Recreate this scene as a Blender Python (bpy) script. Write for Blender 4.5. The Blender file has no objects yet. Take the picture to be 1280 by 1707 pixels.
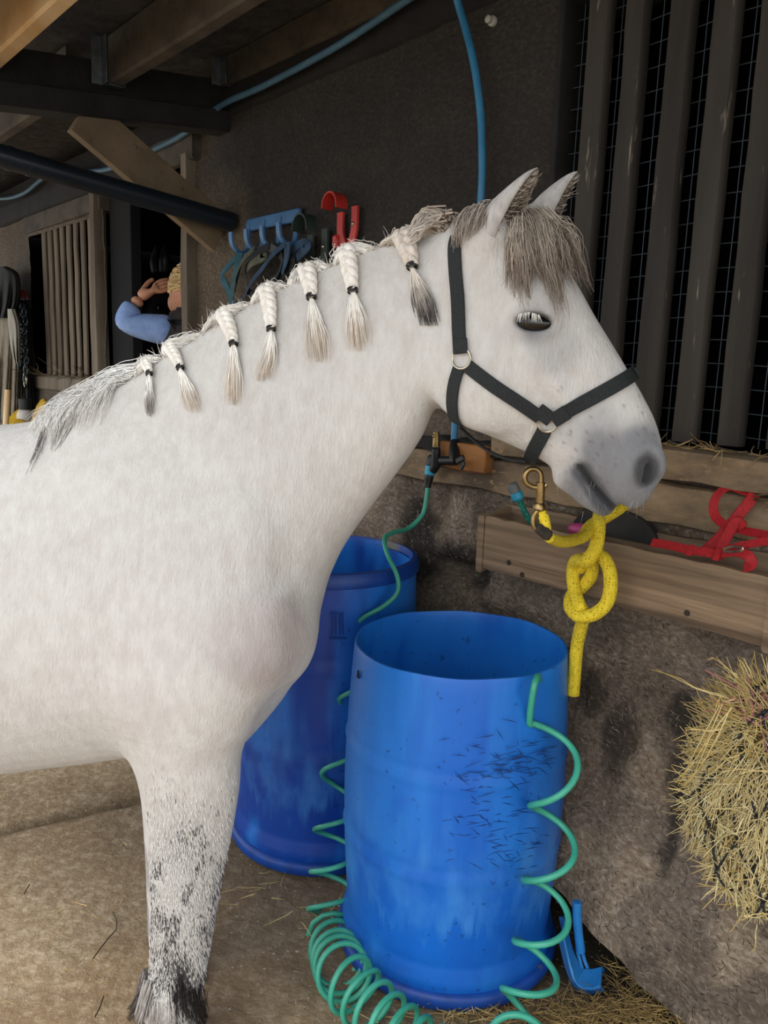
import bpy, bmesh, math, random
import numpy as np
import openvdb
from mathutils import Vector, Matrix
from mathutils.bvhtree import BVHTree

random.seed(7); rng = np.random.default_rng(7)
sc = bpy.context.scene
COL = sc.collection

# ------------------------------------------------------------------ camera
FPX, PITCH, ROLL, EYE = 1330.0, math.radians(10.1), math.radians(2.0), 1.30
def _rx(a): c, s = math.cos(a), math.sin(a); return np.array([[1, 0, 0], [0, c, -s], [0, s, c]])
def _rz(a): c, s = math.cos(a), math.sin(a); return np.array([[c, -s, 0], [s, c, 0], [0, 0, 1]])
RC = _rx(math.pi/2-PITCH) @ _rz(ROLL)
CAM = np.array([0, 0, EYE])
cd = bpy.data.cameras.new('camera'); cam = bpy.data.objects.new('camera', cd); COL.objects.link(cam)
cd.sensor_fit = 'HORIZONTAL'; cd.sensor_width = 36.0; cd.lens = FPX/1280*36
cd.clip_start = 0.05; cd.clip_end = 200
cam.matrix_world = Matrix.Translation(CAM.tolist()) @ Matrix(RC.tolist()).to_4x4()
sc.camera = cam

# ------------------------------------------------------------------ light: overcast sky over an open yard
w = bpy.data.worlds.new('overcast_sky'); sc.world = w; w.use_nodes = True
bg = w.node_tree.nodes['Background']; bg.inputs[0].default_value = (0.93, 0.97, 1.0, 1); bg.inputs[1].default_value = 1.75
sd = bpy.data.lights.new('veiled_sun', 'SUN'); sd.energy = 0.9; sd.angle = math.radians(50); sd.color = (1, .97, .92)
so = bpy.data.objects.new('veiled_sun', sd); COL.objects.link(so)
so.rotation_euler = Vector((0.45, 0.75, -0.75)).to_track_quat('-Z', 'Y').to_euler()
sc.view_settings.view_transform = 'Standard'; sc.view_settings.look = 'None'
sc.view_settings.gamma = 1; sc.view_settings.use_curve_mapping = False
sc.view_settings.exposure = 0.0
try: sc.cycles.use_denoising = True
except Exception: pass

# ------------------------------------------------------------------ geometry of the place, measured from the photograph
ANG = math.radians(41)
WE = np.array([math.sin(ANG), -math.cos(ANG), 0.])      # along the wall, towards the near end
WN = np.array([-math.cos(ANG), -math.sin(ANG), 0.])     # out of the wall
ZZ = np.array([0, 0, 1.]); DW = 1.56
def W(s, n, z): return s*WE + (n-DW)*WN + z*ZZ
def ray(x, y): return RC @ np.array([(x-640)/FPX, -(y-853.5)/FPX, -1.])
def wp(x, y, n=0.):                                       # point at distance n in front of the wall
    d = ray(x, y); return CAM + d*((n-DW)/(WN@d))
def wsz(x, y, n=0.): p = wp(x, y, n); return float(p@WE), float(p[2])
def gp(x, y, z=0.): d = ray(x, y); return CAM + d*((z-EYE)/d[2])
def dp(x, y, f): d = ray(x, y); return CAM + d*(f/d[1])
def nrm(v): v = np.asarray(v, float); return v/(np.linalg.norm(v)+1e-12)

# ------------------------------------------------------------------ noise
def _hash(i, j, k, s):
    n = (i*73856093 ^ j*19349663 ^ k*83492791 ^ (s*2654435761 & 0x7fffffff)) & 0x7fffffff
    n = (n ^ (n >> 13))*1274126177 & 0x7fffffff
    n = (n ^ (n >> 16))*668265263 & 0x7fffffff
    return ((n >> 7) & 0xffff)/65535.0
def vnoise(P, seed=0):
    P = np.asarray(P, float); I = np.floor(P).astype(np.int64); F = P-I; F = F*F*(3-2*F); r = 0
    for a in (0, 1):
        for b in (0, 1):
            for c_ in (0, 1):
                wgt = (F[:, 0] if a else 1-F[:, 0])*(F[:, 1] if b else 1-F[:, 1])*(F[:, 2] if c_ else 1-F[:, 2])
                r = r + wgt*_hash(I[:, 0]+a, I[:, 1]+b, I[:, 2]+c_, seed)
    return r
def fbm(P, o=4, seed=0):
    r = 0; a = .5; P = np.asarray(P, float); t = 0
    for k in range(o): r = r + a*vnoise(P*2**k + 17.3*k, seed+k); t += a; a *= .5
    return r/t
def sstep(a, b, x): t = np.clip((x-a)/(b-a), 0, 1); return t*t*(3-2*t)

# ------------------------------------------------------------------ materials
def c(h):
    h = h.lstrip('#'); v = [int(h[i:i+2], 16)/255 for i in (0, 2, 4)]
    return tuple(x/12.92 if x <= .04045 else ((x+.055)/1.055)**2.4 for x in v)+(1,)
def mat(name, c1, c2=None, scale=6., rough=.7, bump=0., bscale=None, stretch=(1, 1, 1), metallic=0., detail=6, lo=.35, hi=.65,
        c3=None, s3=40., l3=.6, h3=.7, attr=None, spec=.5, rot=(0, 0, 0), bstretch=None, dist=0., sheen=0, bdist=.01, sub=0):
    m = bpy.data.materials.new(name); m.use_nodes = True; nt = m.node_tree; N, L = nt.nodes, nt.links
    b = N['Principled BSDF']; b.inputs['Roughness'].default_value = rough; b.inputs['Metallic'].default_value = metallic
    b.inputs['Specular IOR Level'].default_value = spec
    if sheen: b.inputs['Sheen Weight'].default_value = sheen
    if sub: b.inputs['Subsurface Weight'].default_value = sub; b.inputs['Subsurface Radius'].default_value = (.01, .006, .004)
    tc = N.new('ShaderNodeTexCoord')
    def coords(st):
        mp = N.new('ShaderNodeMapping'); mp.inputs['Scale'].default_value = st; mp.inputs['Rotation'].default_value = rot
        L.new(tc.outputs['Object'], mp.inputs['Vector']); return mp.outputs[0]
    def noise(sca, st, det=detail, d=dist):
        n = N.new('ShaderNodeTexNoise'); n.inputs['Scale'].default_value = sca; n.inputs['Detail'].default_value = det
        n.inputs['Roughness'].default_value = .62; n.inputs['Distortion'].default_value = d; L.new(coords(st), n.inputs['Vector']); return n.outputs['Fac']
    def ramp(src, a, bb):
        r = N.new('ShaderNodeMapRange'); r.inputs[1].default_value = a; r.inputs[2].default_value = bb; L.new(src, r.inputs[0]); return r.outputs[0]
    def mix(f, A, B, mode='MIX'):
        x = N.new('ShaderNodeMix'); x.data_type = 'RGBA'; x.blend_type = mode; L.new(f, x.inputs[0]) if hasattr(f, 'links') else setattr(x.inputs[0], 'default_value', f)
        for v, s in ((A, x.inputs[6]), (B, x.inputs[7])):
            if hasattr(v, 'links'): L.new(v, s)
            else: s.default_value = v
        return x.outputs[2]
    c1 = c(c1) if isinstance(c1, str) else c1
    out = None
    if attr:
        a = N.new('ShaderNodeAttribute'); a.attribute_name = attr; out = a.outputs['Color']
        if c2: out = mix(ramp(noise(scale, stretch), lo, hi), out, c(c2), 'MULTIPLY')
    elif c2: out = mix(ramp(noise(scale, stretch), lo, hi), c1, c(c2))
    if c3: out = mix(ramp(noise(s3, stretch, 3), l3, h3), out if out is not None else c1, c(c3))
    if out is not None: L.new(out, b.inputs['Base Color'])
    else: b.inputs['Base Color'].default_value = c1
    if bump:
        bn = N.new('ShaderNodeBump'); bn.inputs['Strength'].default_value = bump; bn.inputs['Distance'].default_value = bdist
        L.new(noise(bscale or scale*4, bstretch or stretch, 8), bn.inputs['Height']); L.new(bn.outputs[0], b.inputs['Normal'])
    return m

# ------------------------------------------------------------------ mesh builder and scene tree
class MB:
    def __init__(s): s.v = []; s.f = []; s.n = 0
    def add(s, V, F):
        V = np.asarray(V, float).reshape(-1, 3); s.v.append(V); o = s.n
        s.f.extend([tuple(int(i)+o for i in q) for q in F]); s.n += len(V); return s
    def box(s, o, ax, ay, az, bev=.003):
        """chamfered box: centre o, half-axis vectors"""
        o = np.asarray(o, float); A = [np.asarray(a, float) for a in (ax, ay, az)]; ln = [np.linalg.norm(a) for a in A]
        b = min(bev, *[l*.9 for l in ln]); V = []; ix = {}
        for sx in (-1, 1):
            for sy in (-1, 1):
                for sz in (-1, 1):
                    sg = (sx, sy, sz)
                    for k in range(3):
                        p = o.copy()
                        for j in range(3): p = p + A[j]*sg[j]*(1 if j == k else (1-b/ln[j]))
                        ix[sg, k] = len(V); V.append(p)
        F = []
        for k in range(3):
            i, j = (k+1) % 3, (k+2) % 3
            for sk in (-1, 1):
                q = []
                for a, bb in ((-1, -1), (1, -1), (1, 1), (-1, 1)):
                    sg = [0]*3; sg[k] = sk; sg[i] = a; sg[j] = bb; q.append(ix[tuple(sg), k])
                F.append(q if sk > 0 else q[::-1])
            for a in (-1, 1):
                for bb in (-1, 1):
                    s0 = [0]*3; s0[i] = a; s0[j] = bb; s0[k] = -1; s1 = list(s0); s1[k] = 1; s0 = tuple(s0); s1 = tuple(s1)
                    q = [ix[s0, i], ix[s1, i], ix[s1, j], ix[s0, j]]; F.append(q if a*bb < 0 else q[::-1])
        for sg in [(x, y, z) for x in (-1, 1) for y in (-1, 1) for z in (-1, 1)]:
            q = [ix[sg, 0], ix[sg, 1], ix[sg, 2]]; F.append(q if sg[0]*sg[1]*sg[2] > 0 else q[::-1])
        if np.dot(np.cross(A[0], A[1]), A[2]) < 0: F = [q[::-1] for q in F]
        return s.add(V, F)
    def wbox(s, s0, s1, n0, n1, z0, z1, bev=.003):
        return s.box(W((s0+s1)/2, (n0+n1)/2, (z0+z1)/2), WE*(s1-s0)/2, WN*(n1-n0)/2, ZZ*(z1-z0)/2, bev)
    def plank(s, p0, p1, wv, tv, seg=8, jit=.003, seed=0):
        """rough board from p0 to p1, half-width vector wv, half-thickness vector tv"""
        p0, p1, wv, tv = [np.asarray(a, float) for a in (p0, p1, wv, tv)]; r = np.random.default_rng(seed+11); V = []; F = []
        prof = [(-1, -.7), (-.9, -1), (.9, -1), (1, -.7), (1, .7), (.9, 1), (-.9, 1), (-1, .7)]; K = 8
        wu, tu = nrm(wv), nrm(tv)
        for i in range(seg+1):
            t = i/seg; ctr = p0+(p1-p0)*t + tu*jit*.5*(r.random()-.5); e0, e1 = jit*(r.random(2)-.5)
            for a, b in prof: V.append(ctr+wv*a+tv*b+wu*(e0 if a < 0 else e1))
        for i in range(seg):
            for k in range(K): F.append((i*K+k, i*K+(k+1) % K, (i+1)*K+(k+1) % K, (i+1)*K+k))
        F.append(tuple(range(K))[::-1]); F.append(tuple(seg*K+k for k in range(K)))
        if np.dot(np.cross(wv, tv), p1-p0) < 0: F = [q[::-1] for q in F]
        return s.add(V, F)
    def tube(s, P, R, n=8, closed=False, cap=True, flat=1., up=None):
        P = np.asarray(P, float); m = len(P); R = np.full(m, R, float) if np.isscalar(R) else np.asarray(R, float)
        T = np.roll(P, -1, 0)-np.roll(P, 1, 0) if closed else np.gradient(P, axis=0)
        T /= np.linalg.norm(T, axis=1)[:, None]+1e-12
        u = np.cross(T[0], up if up is not None else ([0, 0, 1] if abs(T[0][2]) < .9 else [1, 0, 0])); u = nrm(u); V = np.empty((m, n, 3))
        a = np.arange(n)*2*math.pi/n; ca, sa = np.cos(a)[:, None], np.sin(a)[:, None]
        for i in range(m):
            u = nrm(u-T[i]*np.dot(u, T[i])); v = np.cross(T[i], u); V[i] = P[i]+R[i]*(ca*u+sa*v*flat)
        F = []
        for i in range(m if closed else m-1):
            j = (i+1) % m
            for k in range(n): F.append((i*n+k, i*n+(k+1) % n, j*n+(k+1) % n, j*n+k))
        if cap and not closed: F.append(tuple(range(n))[::-1]); F.append(tuple((m-1)*n+k for k in range(n)))
        return s.add(V, F)
    def strands(s, PP, R):
        """many thin three-sided strands at once; PP (count, points, 3), R (count, points)"""
        PP = np.asarray(PP, float); N, m, _ = PP.shape; T = np.gradient(PP, axis=1); T /= np.linalg.norm(T, axis=2)[..., None]+1e-12
        ref = rng.normal(size=(N, 1, 3)); u = np.cross(T, ref); u /= np.linalg.norm(u, axis=2)[..., None]+1e-12; v = np.cross(T, u)
        R = np.asarray(R, float)[..., None]
        V = np.stack([PP+R*(math.cos(a)*u+math.sin(a)*v) for a in (0, 2.094, 4.189)], 2).reshape(-1, 3)
        b = (np.arange(N)*m*3)[:, None, None]+(np.arange(m-1)*3)[None, :, None]; k = np.arange(3)[None, None]; k2 = (k+1) % 3
        F = np.stack([b+k, b+k2, b+3+k2, b+3+k], -1).reshape(-1, 4); s.v.append(V); o = s.n
        s.f.extend(map(tuple, (F+o).tolist())); s.n += len(V); return s
    def lathe(s, o, prof, n=48, ax=(0, 0, 1), closed=False):
        ax = nrm(ax); u = nrm(np.cross(ax, [1, 0, 0] if abs(ax[0]) < .9 else [0, 1, 0])); v = np.cross(ax, u); o = np.asarray(o, float); V = []; F = []
        for r, h in prof:
            for k in range(n): a = 2*math.pi*k/n; V.append(o+ax*h+r*(math.cos(a)*u+math.sin(a)*v))
        m = len(prof)
        for i in range(m if closed else m-1):
            j = (i+1) % m
            for k in range(n): F.append((i*n+k, i*n+(k+1) % n, j*n+(k+1) % n, j*n+k))
        if not closed:
            if prof[0][0] > 1e-6: F.append(tuple(range(n))[::-1])
            if prof[-1][0] > 1e-6: F.append(tuple((m-1)*n+k for k in range(n)))
        return s.add(V, F)
    def ribbon(s, P, Nn, wd, th, closed=False):
        P = np.asarray(P, float); m = len(P); Nn = np.asarray(Nn, float); T = np.roll(P, -1, 0)-np.roll(P, 1, 0) if closed else np.gradient(P, axis=0)
        B = np.cross(T, Nn); B /= np.linalg.norm(B, axis=1)[:, None]+1e-12; wd = np.full(m, wd) if np.isscalar(wd) else np.asarray(wd); wd = wd[:, None]/2
        Nn = Nn/(np.linalg.norm(Nn, axis=1)[:, None]+1e-12)
        V = np.stack([P-B*wd, P-B*wd*.9+Nn*th, P+B*wd*.9+Nn*th, P+B*wd], 1); F = []
        for i in range(m if closed else m-1):
            j = (i+1) % m
            for k in range(4): F.append((i*4+k, j*4+k, j*4+(k+1) % 4, i*4+(k+1) % 4))
        if not closed: F += [(0, 1, 2, 3), tuple((m-1)*4+k for k in (3, 2, 1, 0))]
        return s.add(V, F)
    def ball(s, o, r, nu=16, nv=10, M3=None):
        r = np.asarray([r]*3 if np.isscalar(r) else r, float); V = []; F = []; M3 = np.eye(3) if M3 is None else np.asarray(M3)
        for i in range(nv+1):
            t = math.pi*i/nv
            for k in range(nu): a = 2*math.pi*k/nu; V.append(np.asarray(o)+M3@(r*[math.sin(t)*math.cos(a), math.sin(t)*math.sin(a), math.cos(t)]))
        for i in range(nv):
            for k in range(nu): F.append((i*nu+k, (i+1)*nu+k, (i+1)*nu+(k+1) % nu, i*nu+(k+1) % nu))
        return s.add(V, F)
    def ring(s, o, ax, R, r, n=24, k=8):
        ax = nrm(ax); u = nrm(np.cross(ax, [0, 0, 1] if abs(ax[2]) < .9 else [1, 0, 0])); v = np.cross(ax, u)
        return s.tube([np.asarray(o)+R*(math.cos(a)*u+math.sin(a)*v) for a in np.arange(n)*2*math.pi/n], r, k, closed=True)

def wloc(o):
    p = np.zeros(3)
    while o: p = p+np.array(o.location); o = o.parent
    return p
def mk(name, mb, m, parent=None, loc=None, smooth=True, ang=40, kind=None, label=None):
    """one mesh object; vertices come in world space"""
    me = bpy.data.meshes.new(name); V = np.concatenate(mb.v) if mb.v else np.zeros((0, 3))
    off = (wloc(parent) if parent else np.zeros(3))+(np.asarray(loc, float) if loc is not None else 0)
    me.from_pydata((V-off).tolist(), [], mb.f)
    if smooth:
        me.shade_smooth()
        if ang < 179: me.set_sharp_from_angle(angle=math.radians(ang))
    me.materials.append(m); o = bpy.data.objects.new(name, me); COL.objects.link(o)
    if loc is not None: o.location = loc
    if parent: o.parent = parent
    if kind: o['kind'] = kind
    if label: o['label'] = label
    return o
def tag(o, label, cat, group=None):
    o['label'] = label; o['category'] = cat
    if group: o['group'] = group
    return o
def thing(name, loc, label, cat, group=None):
    o = bpy.data.objects.new(name, None); COL.objects.link(o); o.location = [float(x) for x in loc]; o.empty_display_size = .1; return tag(o, label, cat, group)
def struct(name, loc=(0, 0, 0)):
    o = bpy.data.objects.new(name, None); COL.objects.link(o); o.location = [float(x) for x in loc]; o['kind'] = 'structure'; return o
def spline(P, n=8, closed=False):
    P = np.asarray(P, float); m = len(P); out = []
    for i in range(m if closed else m-1):
        g = (lambda k: P[k % m]) if closed else (lambda k: P[min(max(k, 0), m-1)])
        a, b, d, e_ = g(i-1), g(i), g(i+1), g(i+2)
        for t in np.arange(n)/n: out.append(.5*(2*b+(d-a)*t+(2*a-5*b+4*d-e_)*t*t+(3*b-a-3*d+e_)*t**3))
    if not closed: out.append(P[-1])
    return np.array(out)
# ================================================================== THE SETTING
def gridmesh(P, ok=None):
    a, b, _ = P.shape; F = []
    for i in range(a-1):
        for j in range(b-1):
            if ok is None or ok[i, j]: F.append((i*b+j, i*b+j+1, (i+1)*b+j+1, (i+1)*b+j))
    mb = MB(); mb.add(P.reshape(-1, 3), F); return mb
def colattr(o, Ccol, name='Col'):
    a = o.data.color_attributes.new(name, 'FLOAT_COLOR', 'POINT'); A = np.ones((len(Ccol), 4), np.float32); A[:, :3] = Ccol
    a.data.foreach_set('color', A.ravel())
def lin(h): return np.array(c(h)[:3])
def mixc(A, B, t): return A+(B-A)*np.asarray(t)[:, None]

# --- floor
gx = np.sinh(np.linspace(-3.2, 3.0, 230))*.75; gy = 1.75+np.sinh(np.linspace(-3.0, 3.0, 230))*.75
X, Y = np.meshgrid(gx, gy, indexing='ij'); FP = np.stack([X, Y, 0*X], -1).reshape(-1, 3)
fn = fbm(FP*[3, 3, 1], 4, 3)-.5; fn2 = fbm(FP*[14, 14, 1], 3, 5)-.5
FP[:, 2] = .022*fn+.008*fn2-.006
ns = FP@WN+DW; ss = FP@WE
def seg_d(P, a, b):
    a, b = np.asarray(a)[:2], np.asarray(b)[:2]; d = b-a; t = np.clip(((P[:, :2]-a)@d)/(d@d), 0, 1); return np.linalg.norm(P[:, :2]-a-t[:, None]*d, axis=1)
g1 = seg_d(FP, gp(-160, 1420), gp(245, 1325))+.012*fn2; FP[:, 2] -= .016*(1-sstep(0, .03, g1))
FP[:, 2] -= .05*(1-sstep(.0, .30, ns-.08*fn))*sstep(-1.5, -1.1, ss)
fc = mixc(np.tile(lin('#e2cbaa'), (len(FP), 1)), lin('#c8af8d'), sstep(.38, .62, fbm(FP*[2.2, 2.2, 1], 4, 9)))
fc = mixc(fc, lin('#d6c3a6'), .6*sstep(.55, .75, fbm(FP*[9, 9, 1], 3, 19)))
fc = mixc(fc, lin('#75664f'), .7*(1-sstep(.0, .05, g1)))
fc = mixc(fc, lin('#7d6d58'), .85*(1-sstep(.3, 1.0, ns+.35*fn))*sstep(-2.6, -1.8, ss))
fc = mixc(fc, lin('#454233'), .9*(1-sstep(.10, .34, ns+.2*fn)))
M_floor = mat('packed_dirt_concrete', '#000000', '#cfc6ba', scale=38, rough=.9, attr='Col', bump=.75, bscale=55, c3='#d8ccb8', s3=95, l3=.64, h3=.70, lo=.3, hi=.55, bdist=.012)
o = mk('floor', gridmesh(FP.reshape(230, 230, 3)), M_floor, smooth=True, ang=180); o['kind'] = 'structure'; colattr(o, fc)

# --- rendered wall with openings
M_wall = mat('rough_render', '#000000', '#c0b7ad', scale=75, rough=.93, attr='Col', bump=1.0, bscale=42, stretch=(1, 1, 1.5), c3='#a39380', s3=120, l3=.70, h3=.78, lo=.3, hi=.55, bdist=.022, dist=.25)
def zbot(s): return np.interp(s, [-1.3, -1.15, -1.05, -.97, -.86, -.75, -.65, -.5, .8], [-.06, .16, .12, .11, .065, .035, .025, .015, .01])
WT = 2.185
def wall_piece(name, s0, s1, ds, openings, dz=.013, z0=-.06, parent=None):
    sv = np.arange(s0, s1+ds*.5, ds); nz = int((WT-z0)/dz); tv = np.linspace(0, 1, nz)
    S = np.repeat(sv[:, None], nz, 1); zb = np.maximum(zbot(S), z0); Zg = zb+(WT-zb)*tv[None]
    P2 = np.stack([S, Zg, 0*S], -1).reshape(-1, 3); s_, z_ = P2[:, 0], P2[:, 1]
    nn = .030*(fbm(P2*[3, 4, 1], 4, 21)-.5)+.016*(fbm(P2*[16, 16, 1], 3, 23)-.5)
    low = sstep(-1.75, -1.45, s_)
    nn = nn*(1+1.1*low*(1-sstep(.9, 1.1, z_)))
    nn += .13*(1-sstep(.0, .55, z_))*sstep(-1.2, -1.0, s_)
    for (a, b, ra, rb, dep) in HOLES: nn -= dep*np.exp(-(((s_-a)/ra)**2+((z_-b)/rb)**2)**1.5)
    P3 = S.reshape(-1)[:, None]*WE+(nn-DW)[:, None]*WN+z_[:, None]*ZZ
    P3 = P3.reshape(len(sv), nz, 3)
    ok = np.ones((len(sv)-1, nz-1), bool); sc_ = (sv[:-1]+ds/2)[:, None]+0*Zg[:-1, :-1]; zc = (Zg[:-1, :-1]+Zg[1:, 1:])/2
    for a, b, z0_, z1_ in openings: ok &= ~((sc_ > a) & (sc_ < b) & (zc > z0_) & (zc < z1_))
    mb = gridmesh(P3, ok)
    ex = []; row = P3[:, 0]; F = []
    for dn, dz_ in ((-.02, -.012), (-.07, -.01), (-.16, -.03), (-.2, -.12)): ex.append(row+WN*dn+ZZ*dz_)
    E = np.stack([row]+ex, 1); e2 = gridmesh(E[:, ::-1]); mb.add(e2.v[0], e2.f)
    o = mk(name, mb, M_wall, smooth=True, ang=180, parent=parent)
    Q = np.stack([s_, z_, 0*s_], -1)
    col = mixc(np.tile(lin('#b3a598'), (len(s_), 1)), lin('#8a7d71'), sstep(.35, .65, fbm(Q*[2.5, 3, 1], 4, 31)))
    col = mixc(col, lin('#cdbca6'), .75*sstep(.52, .7, fbm(Q*[7, 9, 1], 4, 33))*(1-.6*sstep(1.0, 1.4, z_)))
    col = mixc(col, lin('#353331'), .92*sstep(1.05, 1.45, z_+.25*(fbm(Q*[2, 2, 1], 3, 35)-.5))*sstep(-3.2, -2.7, s_))  # upper wall darkened: falling light under the roof painted in, plus grime
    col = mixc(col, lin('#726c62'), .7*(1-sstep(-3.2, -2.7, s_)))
    for px, py, rx, ry, st in ((690, 900, .10, .13, .9), (770, 940, .12, .07, .8), (1030, 1230, .05, .12, .75), (1140, 1200, .06, .06, .8), (1130, 1370, .02, .12, .8), (1150, 1290, .05, .10, .75), (985, 1160, .05, .06, .6), (1000, 1050, .12, .05, .5)):
        a, b = wsz(px, py, .02); d2 = ((s_-a)/rx)**2+((z_-b)/ry)**2+1.6*(fbm(Q*[14, 18, 1], 3, 37)-.5)
        col = mixc(col, lin('#2b2825'), st*(1-sstep(.3, 1.2, d2)))
    a, b = wsz(770, 860); col = mixc(col, lin('#d3c3b4'), .9*(1-sstep(.2, 1.1, ((s_-a)/.06)**2+((z_-b)/.09)**2+1.2*(fbm(Q*[20, 20, 1], 3, 39)-.5))))
    a, b = wsz(370, 430); col = mixc(col, lin('#8b7d6a'), .7*(1-sstep(.2, 1.1, ((s_-a)/.3)**2+((z_-b)/.3)**2+1.2*(fbm(Q*[6, 6, 1], 3, 41)-.5))))
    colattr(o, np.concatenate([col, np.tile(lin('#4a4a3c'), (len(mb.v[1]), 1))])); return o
h1 = wsz(765, 955); h2 = wsz(700, 880)
HOLES = [(h1[0], h1[1], .10, .035, .09), (wsz(880, 1010)[0], wsz(880, 1010)[1], .05, .03, -.02), (wsz(830, 990)[0], wsz(830, 990)[1], .06, .05, -.035)]
OPEN1 = (-1.232, 1.0, 1.168, 2.13)
OPEN2 = (-4.985, -3.93, 1.20, 2.0)
DOOR = (-3.90, -2.975, -1., 2.08)
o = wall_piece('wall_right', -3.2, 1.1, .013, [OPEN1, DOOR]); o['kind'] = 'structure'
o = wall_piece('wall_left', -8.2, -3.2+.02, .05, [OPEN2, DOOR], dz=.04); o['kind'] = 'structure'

M_dark = mat('soot_dark_timber', '#23211f', '#141312', scale=9, rough=.85, bump=.4, bscale=40)
M_void = mat('dark_interior_boards', '#15151a', '#0d0e12', scale=3, rough=.95)  # near-black tone puts the unlit stable's darkness into the colour
M_slat = mat('weathered_slat_wood', '#453f38', '#2b2723', scale=7, stretch=(1, 1, .12), rough=.85, bump=.5, bscale=40, bstretch=(1, 1, .08), c3='#8b8172', s3=60, l3=.66, h3=.74)
M_board = mat('aged_trough_board', '#9c8369', '#62503f', scale=16, stretch=(.10, .10, 2.2), rough=.8, bump=.6, bscale=30, c3='#46392d', s3=7, l3=.56, h3=.72)
M_mud = mat('mud_caked_board', '#a68e70', '#5e5042', scale=8, stretch=(.6, .6, 1.5), rough=.92, bump=.9, bscale=30, c3='#a58a63', s3=50, l3=.6, h3=.7, bdist=.015)
M_pine = mat('new_pine', '#e9cda3', '#cfa876', scale=5, stretch=(1, .3, .6), rough=.7, bump=.15, bscale=40)
M_brace = mat('stained_pine', '#7d6a50', '#5f4f3a', scale=5, rough=.75, bump=.2, bscale=30, c3='#3a2d20', s3=9, l3=.66, h3=.7)
M_roof = mat('black_roof_board', '#4d4741', '#2a2623', scale=14, rough=.95, bump=1., bscale=22, c3='#5a4a3c', s3=30, l3=.64, h3=.72, bdist=.03)
M_purlin = mat('grey_purlin_wood', '#5a5247', '#37322c', scale=7, rough=.85, bump=.4, bscale=30)
M_jamb = mat('worn_jamb_wood', '#7f7362', '#584e42', scale=8, stretch=(1, 1, .2), rough=.85, bump=.4, bscale=30)
M_zinc = mat('galvanised_steel', '#8d9498', '#6c7377', scale=20, rough=.45, metallic=.9, bump=.1)
M_wire = mat('mesh_wire', '#56626a', rough=.6, metallic=.3)

# --- slatted opening by the head
wn = struct('window_1', W(-1.2, 0, 1.168))
sl = [(-1.1745, -1.12), (-1.077, -1.03), (-.980, -.9266), (-.8796, -.8294), (-.784, -.7346)]
sl += [(-.784+.0975*k, -.734+.0975*k) for k in range(1, 17)]
for i, (a, b) in enumerate(sl):
    mb = MB(); j = rng.normal(size=2)*.003
    mb.plank(W((a+b)/2+j[0], -.016, 1.172+.004*rng.random()), W((a+b)/2+j[1], -.016, 2.125), WE*(b-a)/2, WN*.016, 10, .004, i); mk('slat', mb, M_slat, wn)
mb = MB()
for z in np.arange(1.19, 2.12, .0475): mb.tube([W(s_, -.04+.003*math.sin(s_*9+z*20), z+.004*math.sin(s_*13)) for s_ in np.linspace(-1.23, 1., 40)], .0011, 4)
for s_ in np.arange(-1.215, 1., .05): mb.tube([W(s_, -.042, 1.17), W(s_+.002, -.042, 2.13)], .0011, 4)
mk('wire_mesh', mb, M_wire, wn)
mb = MB(); mb.wbox(-1.25, -1.232, -.16, .006, 1.165, 2.14); mk('window_jamb', mb, M_dark, wn)
mb = MB(); mb.wbox(-1.25, 1.0, -.16, .01, 2.125, 2.19); mk('window_head', mb, M_dark, wn)
# sill beam and wall boards under it
t1 = struct('trim_1', W(-1.3, 0, 1.1))
mb = MB(); mb.plank(W(-1.32, .012, 1.133), W(1.0, .012, 1.128), ZZ*.032, WN*.055, 30, .012, 3); mk('sill_beam', mb, M_mud, t1)
mb = MB(); mb.plank(W(-1.75, .006, 1.045), W(1.0, .004, 1.045), ZZ*.046, WN*.028, 30, .012, 4); mk('lower_board', mb, M_mud, t1)
mb = MB(); mb.plank(W(-1.66, .014, 1.108), W(-1.32, .014, 1.106), ZZ*.02, WN*.03, 10, .012, 5); mk('dark_rail', mb, M_dark, t1)

# --- far slatted opening and doorway
w2 = struct('window_2', W(-4.98, 0, 1.2))
for i, (a, b) in enumerate([(68.4, 75), (77.8, 84.4), (88, 94.7), (98.5, 105), (109, 116.6), (121, 127.5), (132, 139), (144.5, 152), (155.6, 158.4)]):
    a, b = wsz(a, 420)[0], wsz(b, 420)[0]; mb = MB(); mb.plank(W((a+b)/2, -.01, 1.2), W((a+b)/2, -.01, 2.0), WE*(b-a)/2*.86, WN*.006, 6, .006, i); mk('slat', mb, M_jamb, w2)
a, b = wsz(163, 420)[0], wsz(171.6, 420)[0]
mb = MB(); mb.plank(W((a+b)/2, .01, 0), W((a+b)/2, .01, 2.1), WE*(b-a)/2, WN*.03, 10, .012, 9); mk('window_jamb', mb, M_jamb, w2)
mb = MB(); mb.wbox(-5.03, -3.93, -.06, .02, 1.12, 1.2, .01); mk('window_sill', mb, M_jamb, w2)
mb = MB(); mb.wbox(-5.03, -3.9, -.06, .02, 2.0, 2.09, .006); mk('window_head', mb, M_purlin, w2)
d1 = struct('door_1', W(-3.45, 0, 0))
a, b = wsz(319, 450)[0], wsz(329, 450)[0]
mb = MB(); mb.plank(W((a+b)/2, .0, 0), W((a+b)/2, .0, 2.09), WE*(b-a)/2, WN*.045, 10, .008, 12); mk('door_jamb', mb, M_jamb, d1)
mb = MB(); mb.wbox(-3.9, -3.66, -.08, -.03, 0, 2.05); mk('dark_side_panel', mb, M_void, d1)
mb = MB(); mb.plank(W(-3.5, .02, 2.12), W(-2.93, .02, 2.12), ZZ*.055, WN*.02, 8, .006, 13); mk('door_lintel', mb, M_purlin, d1)
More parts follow.
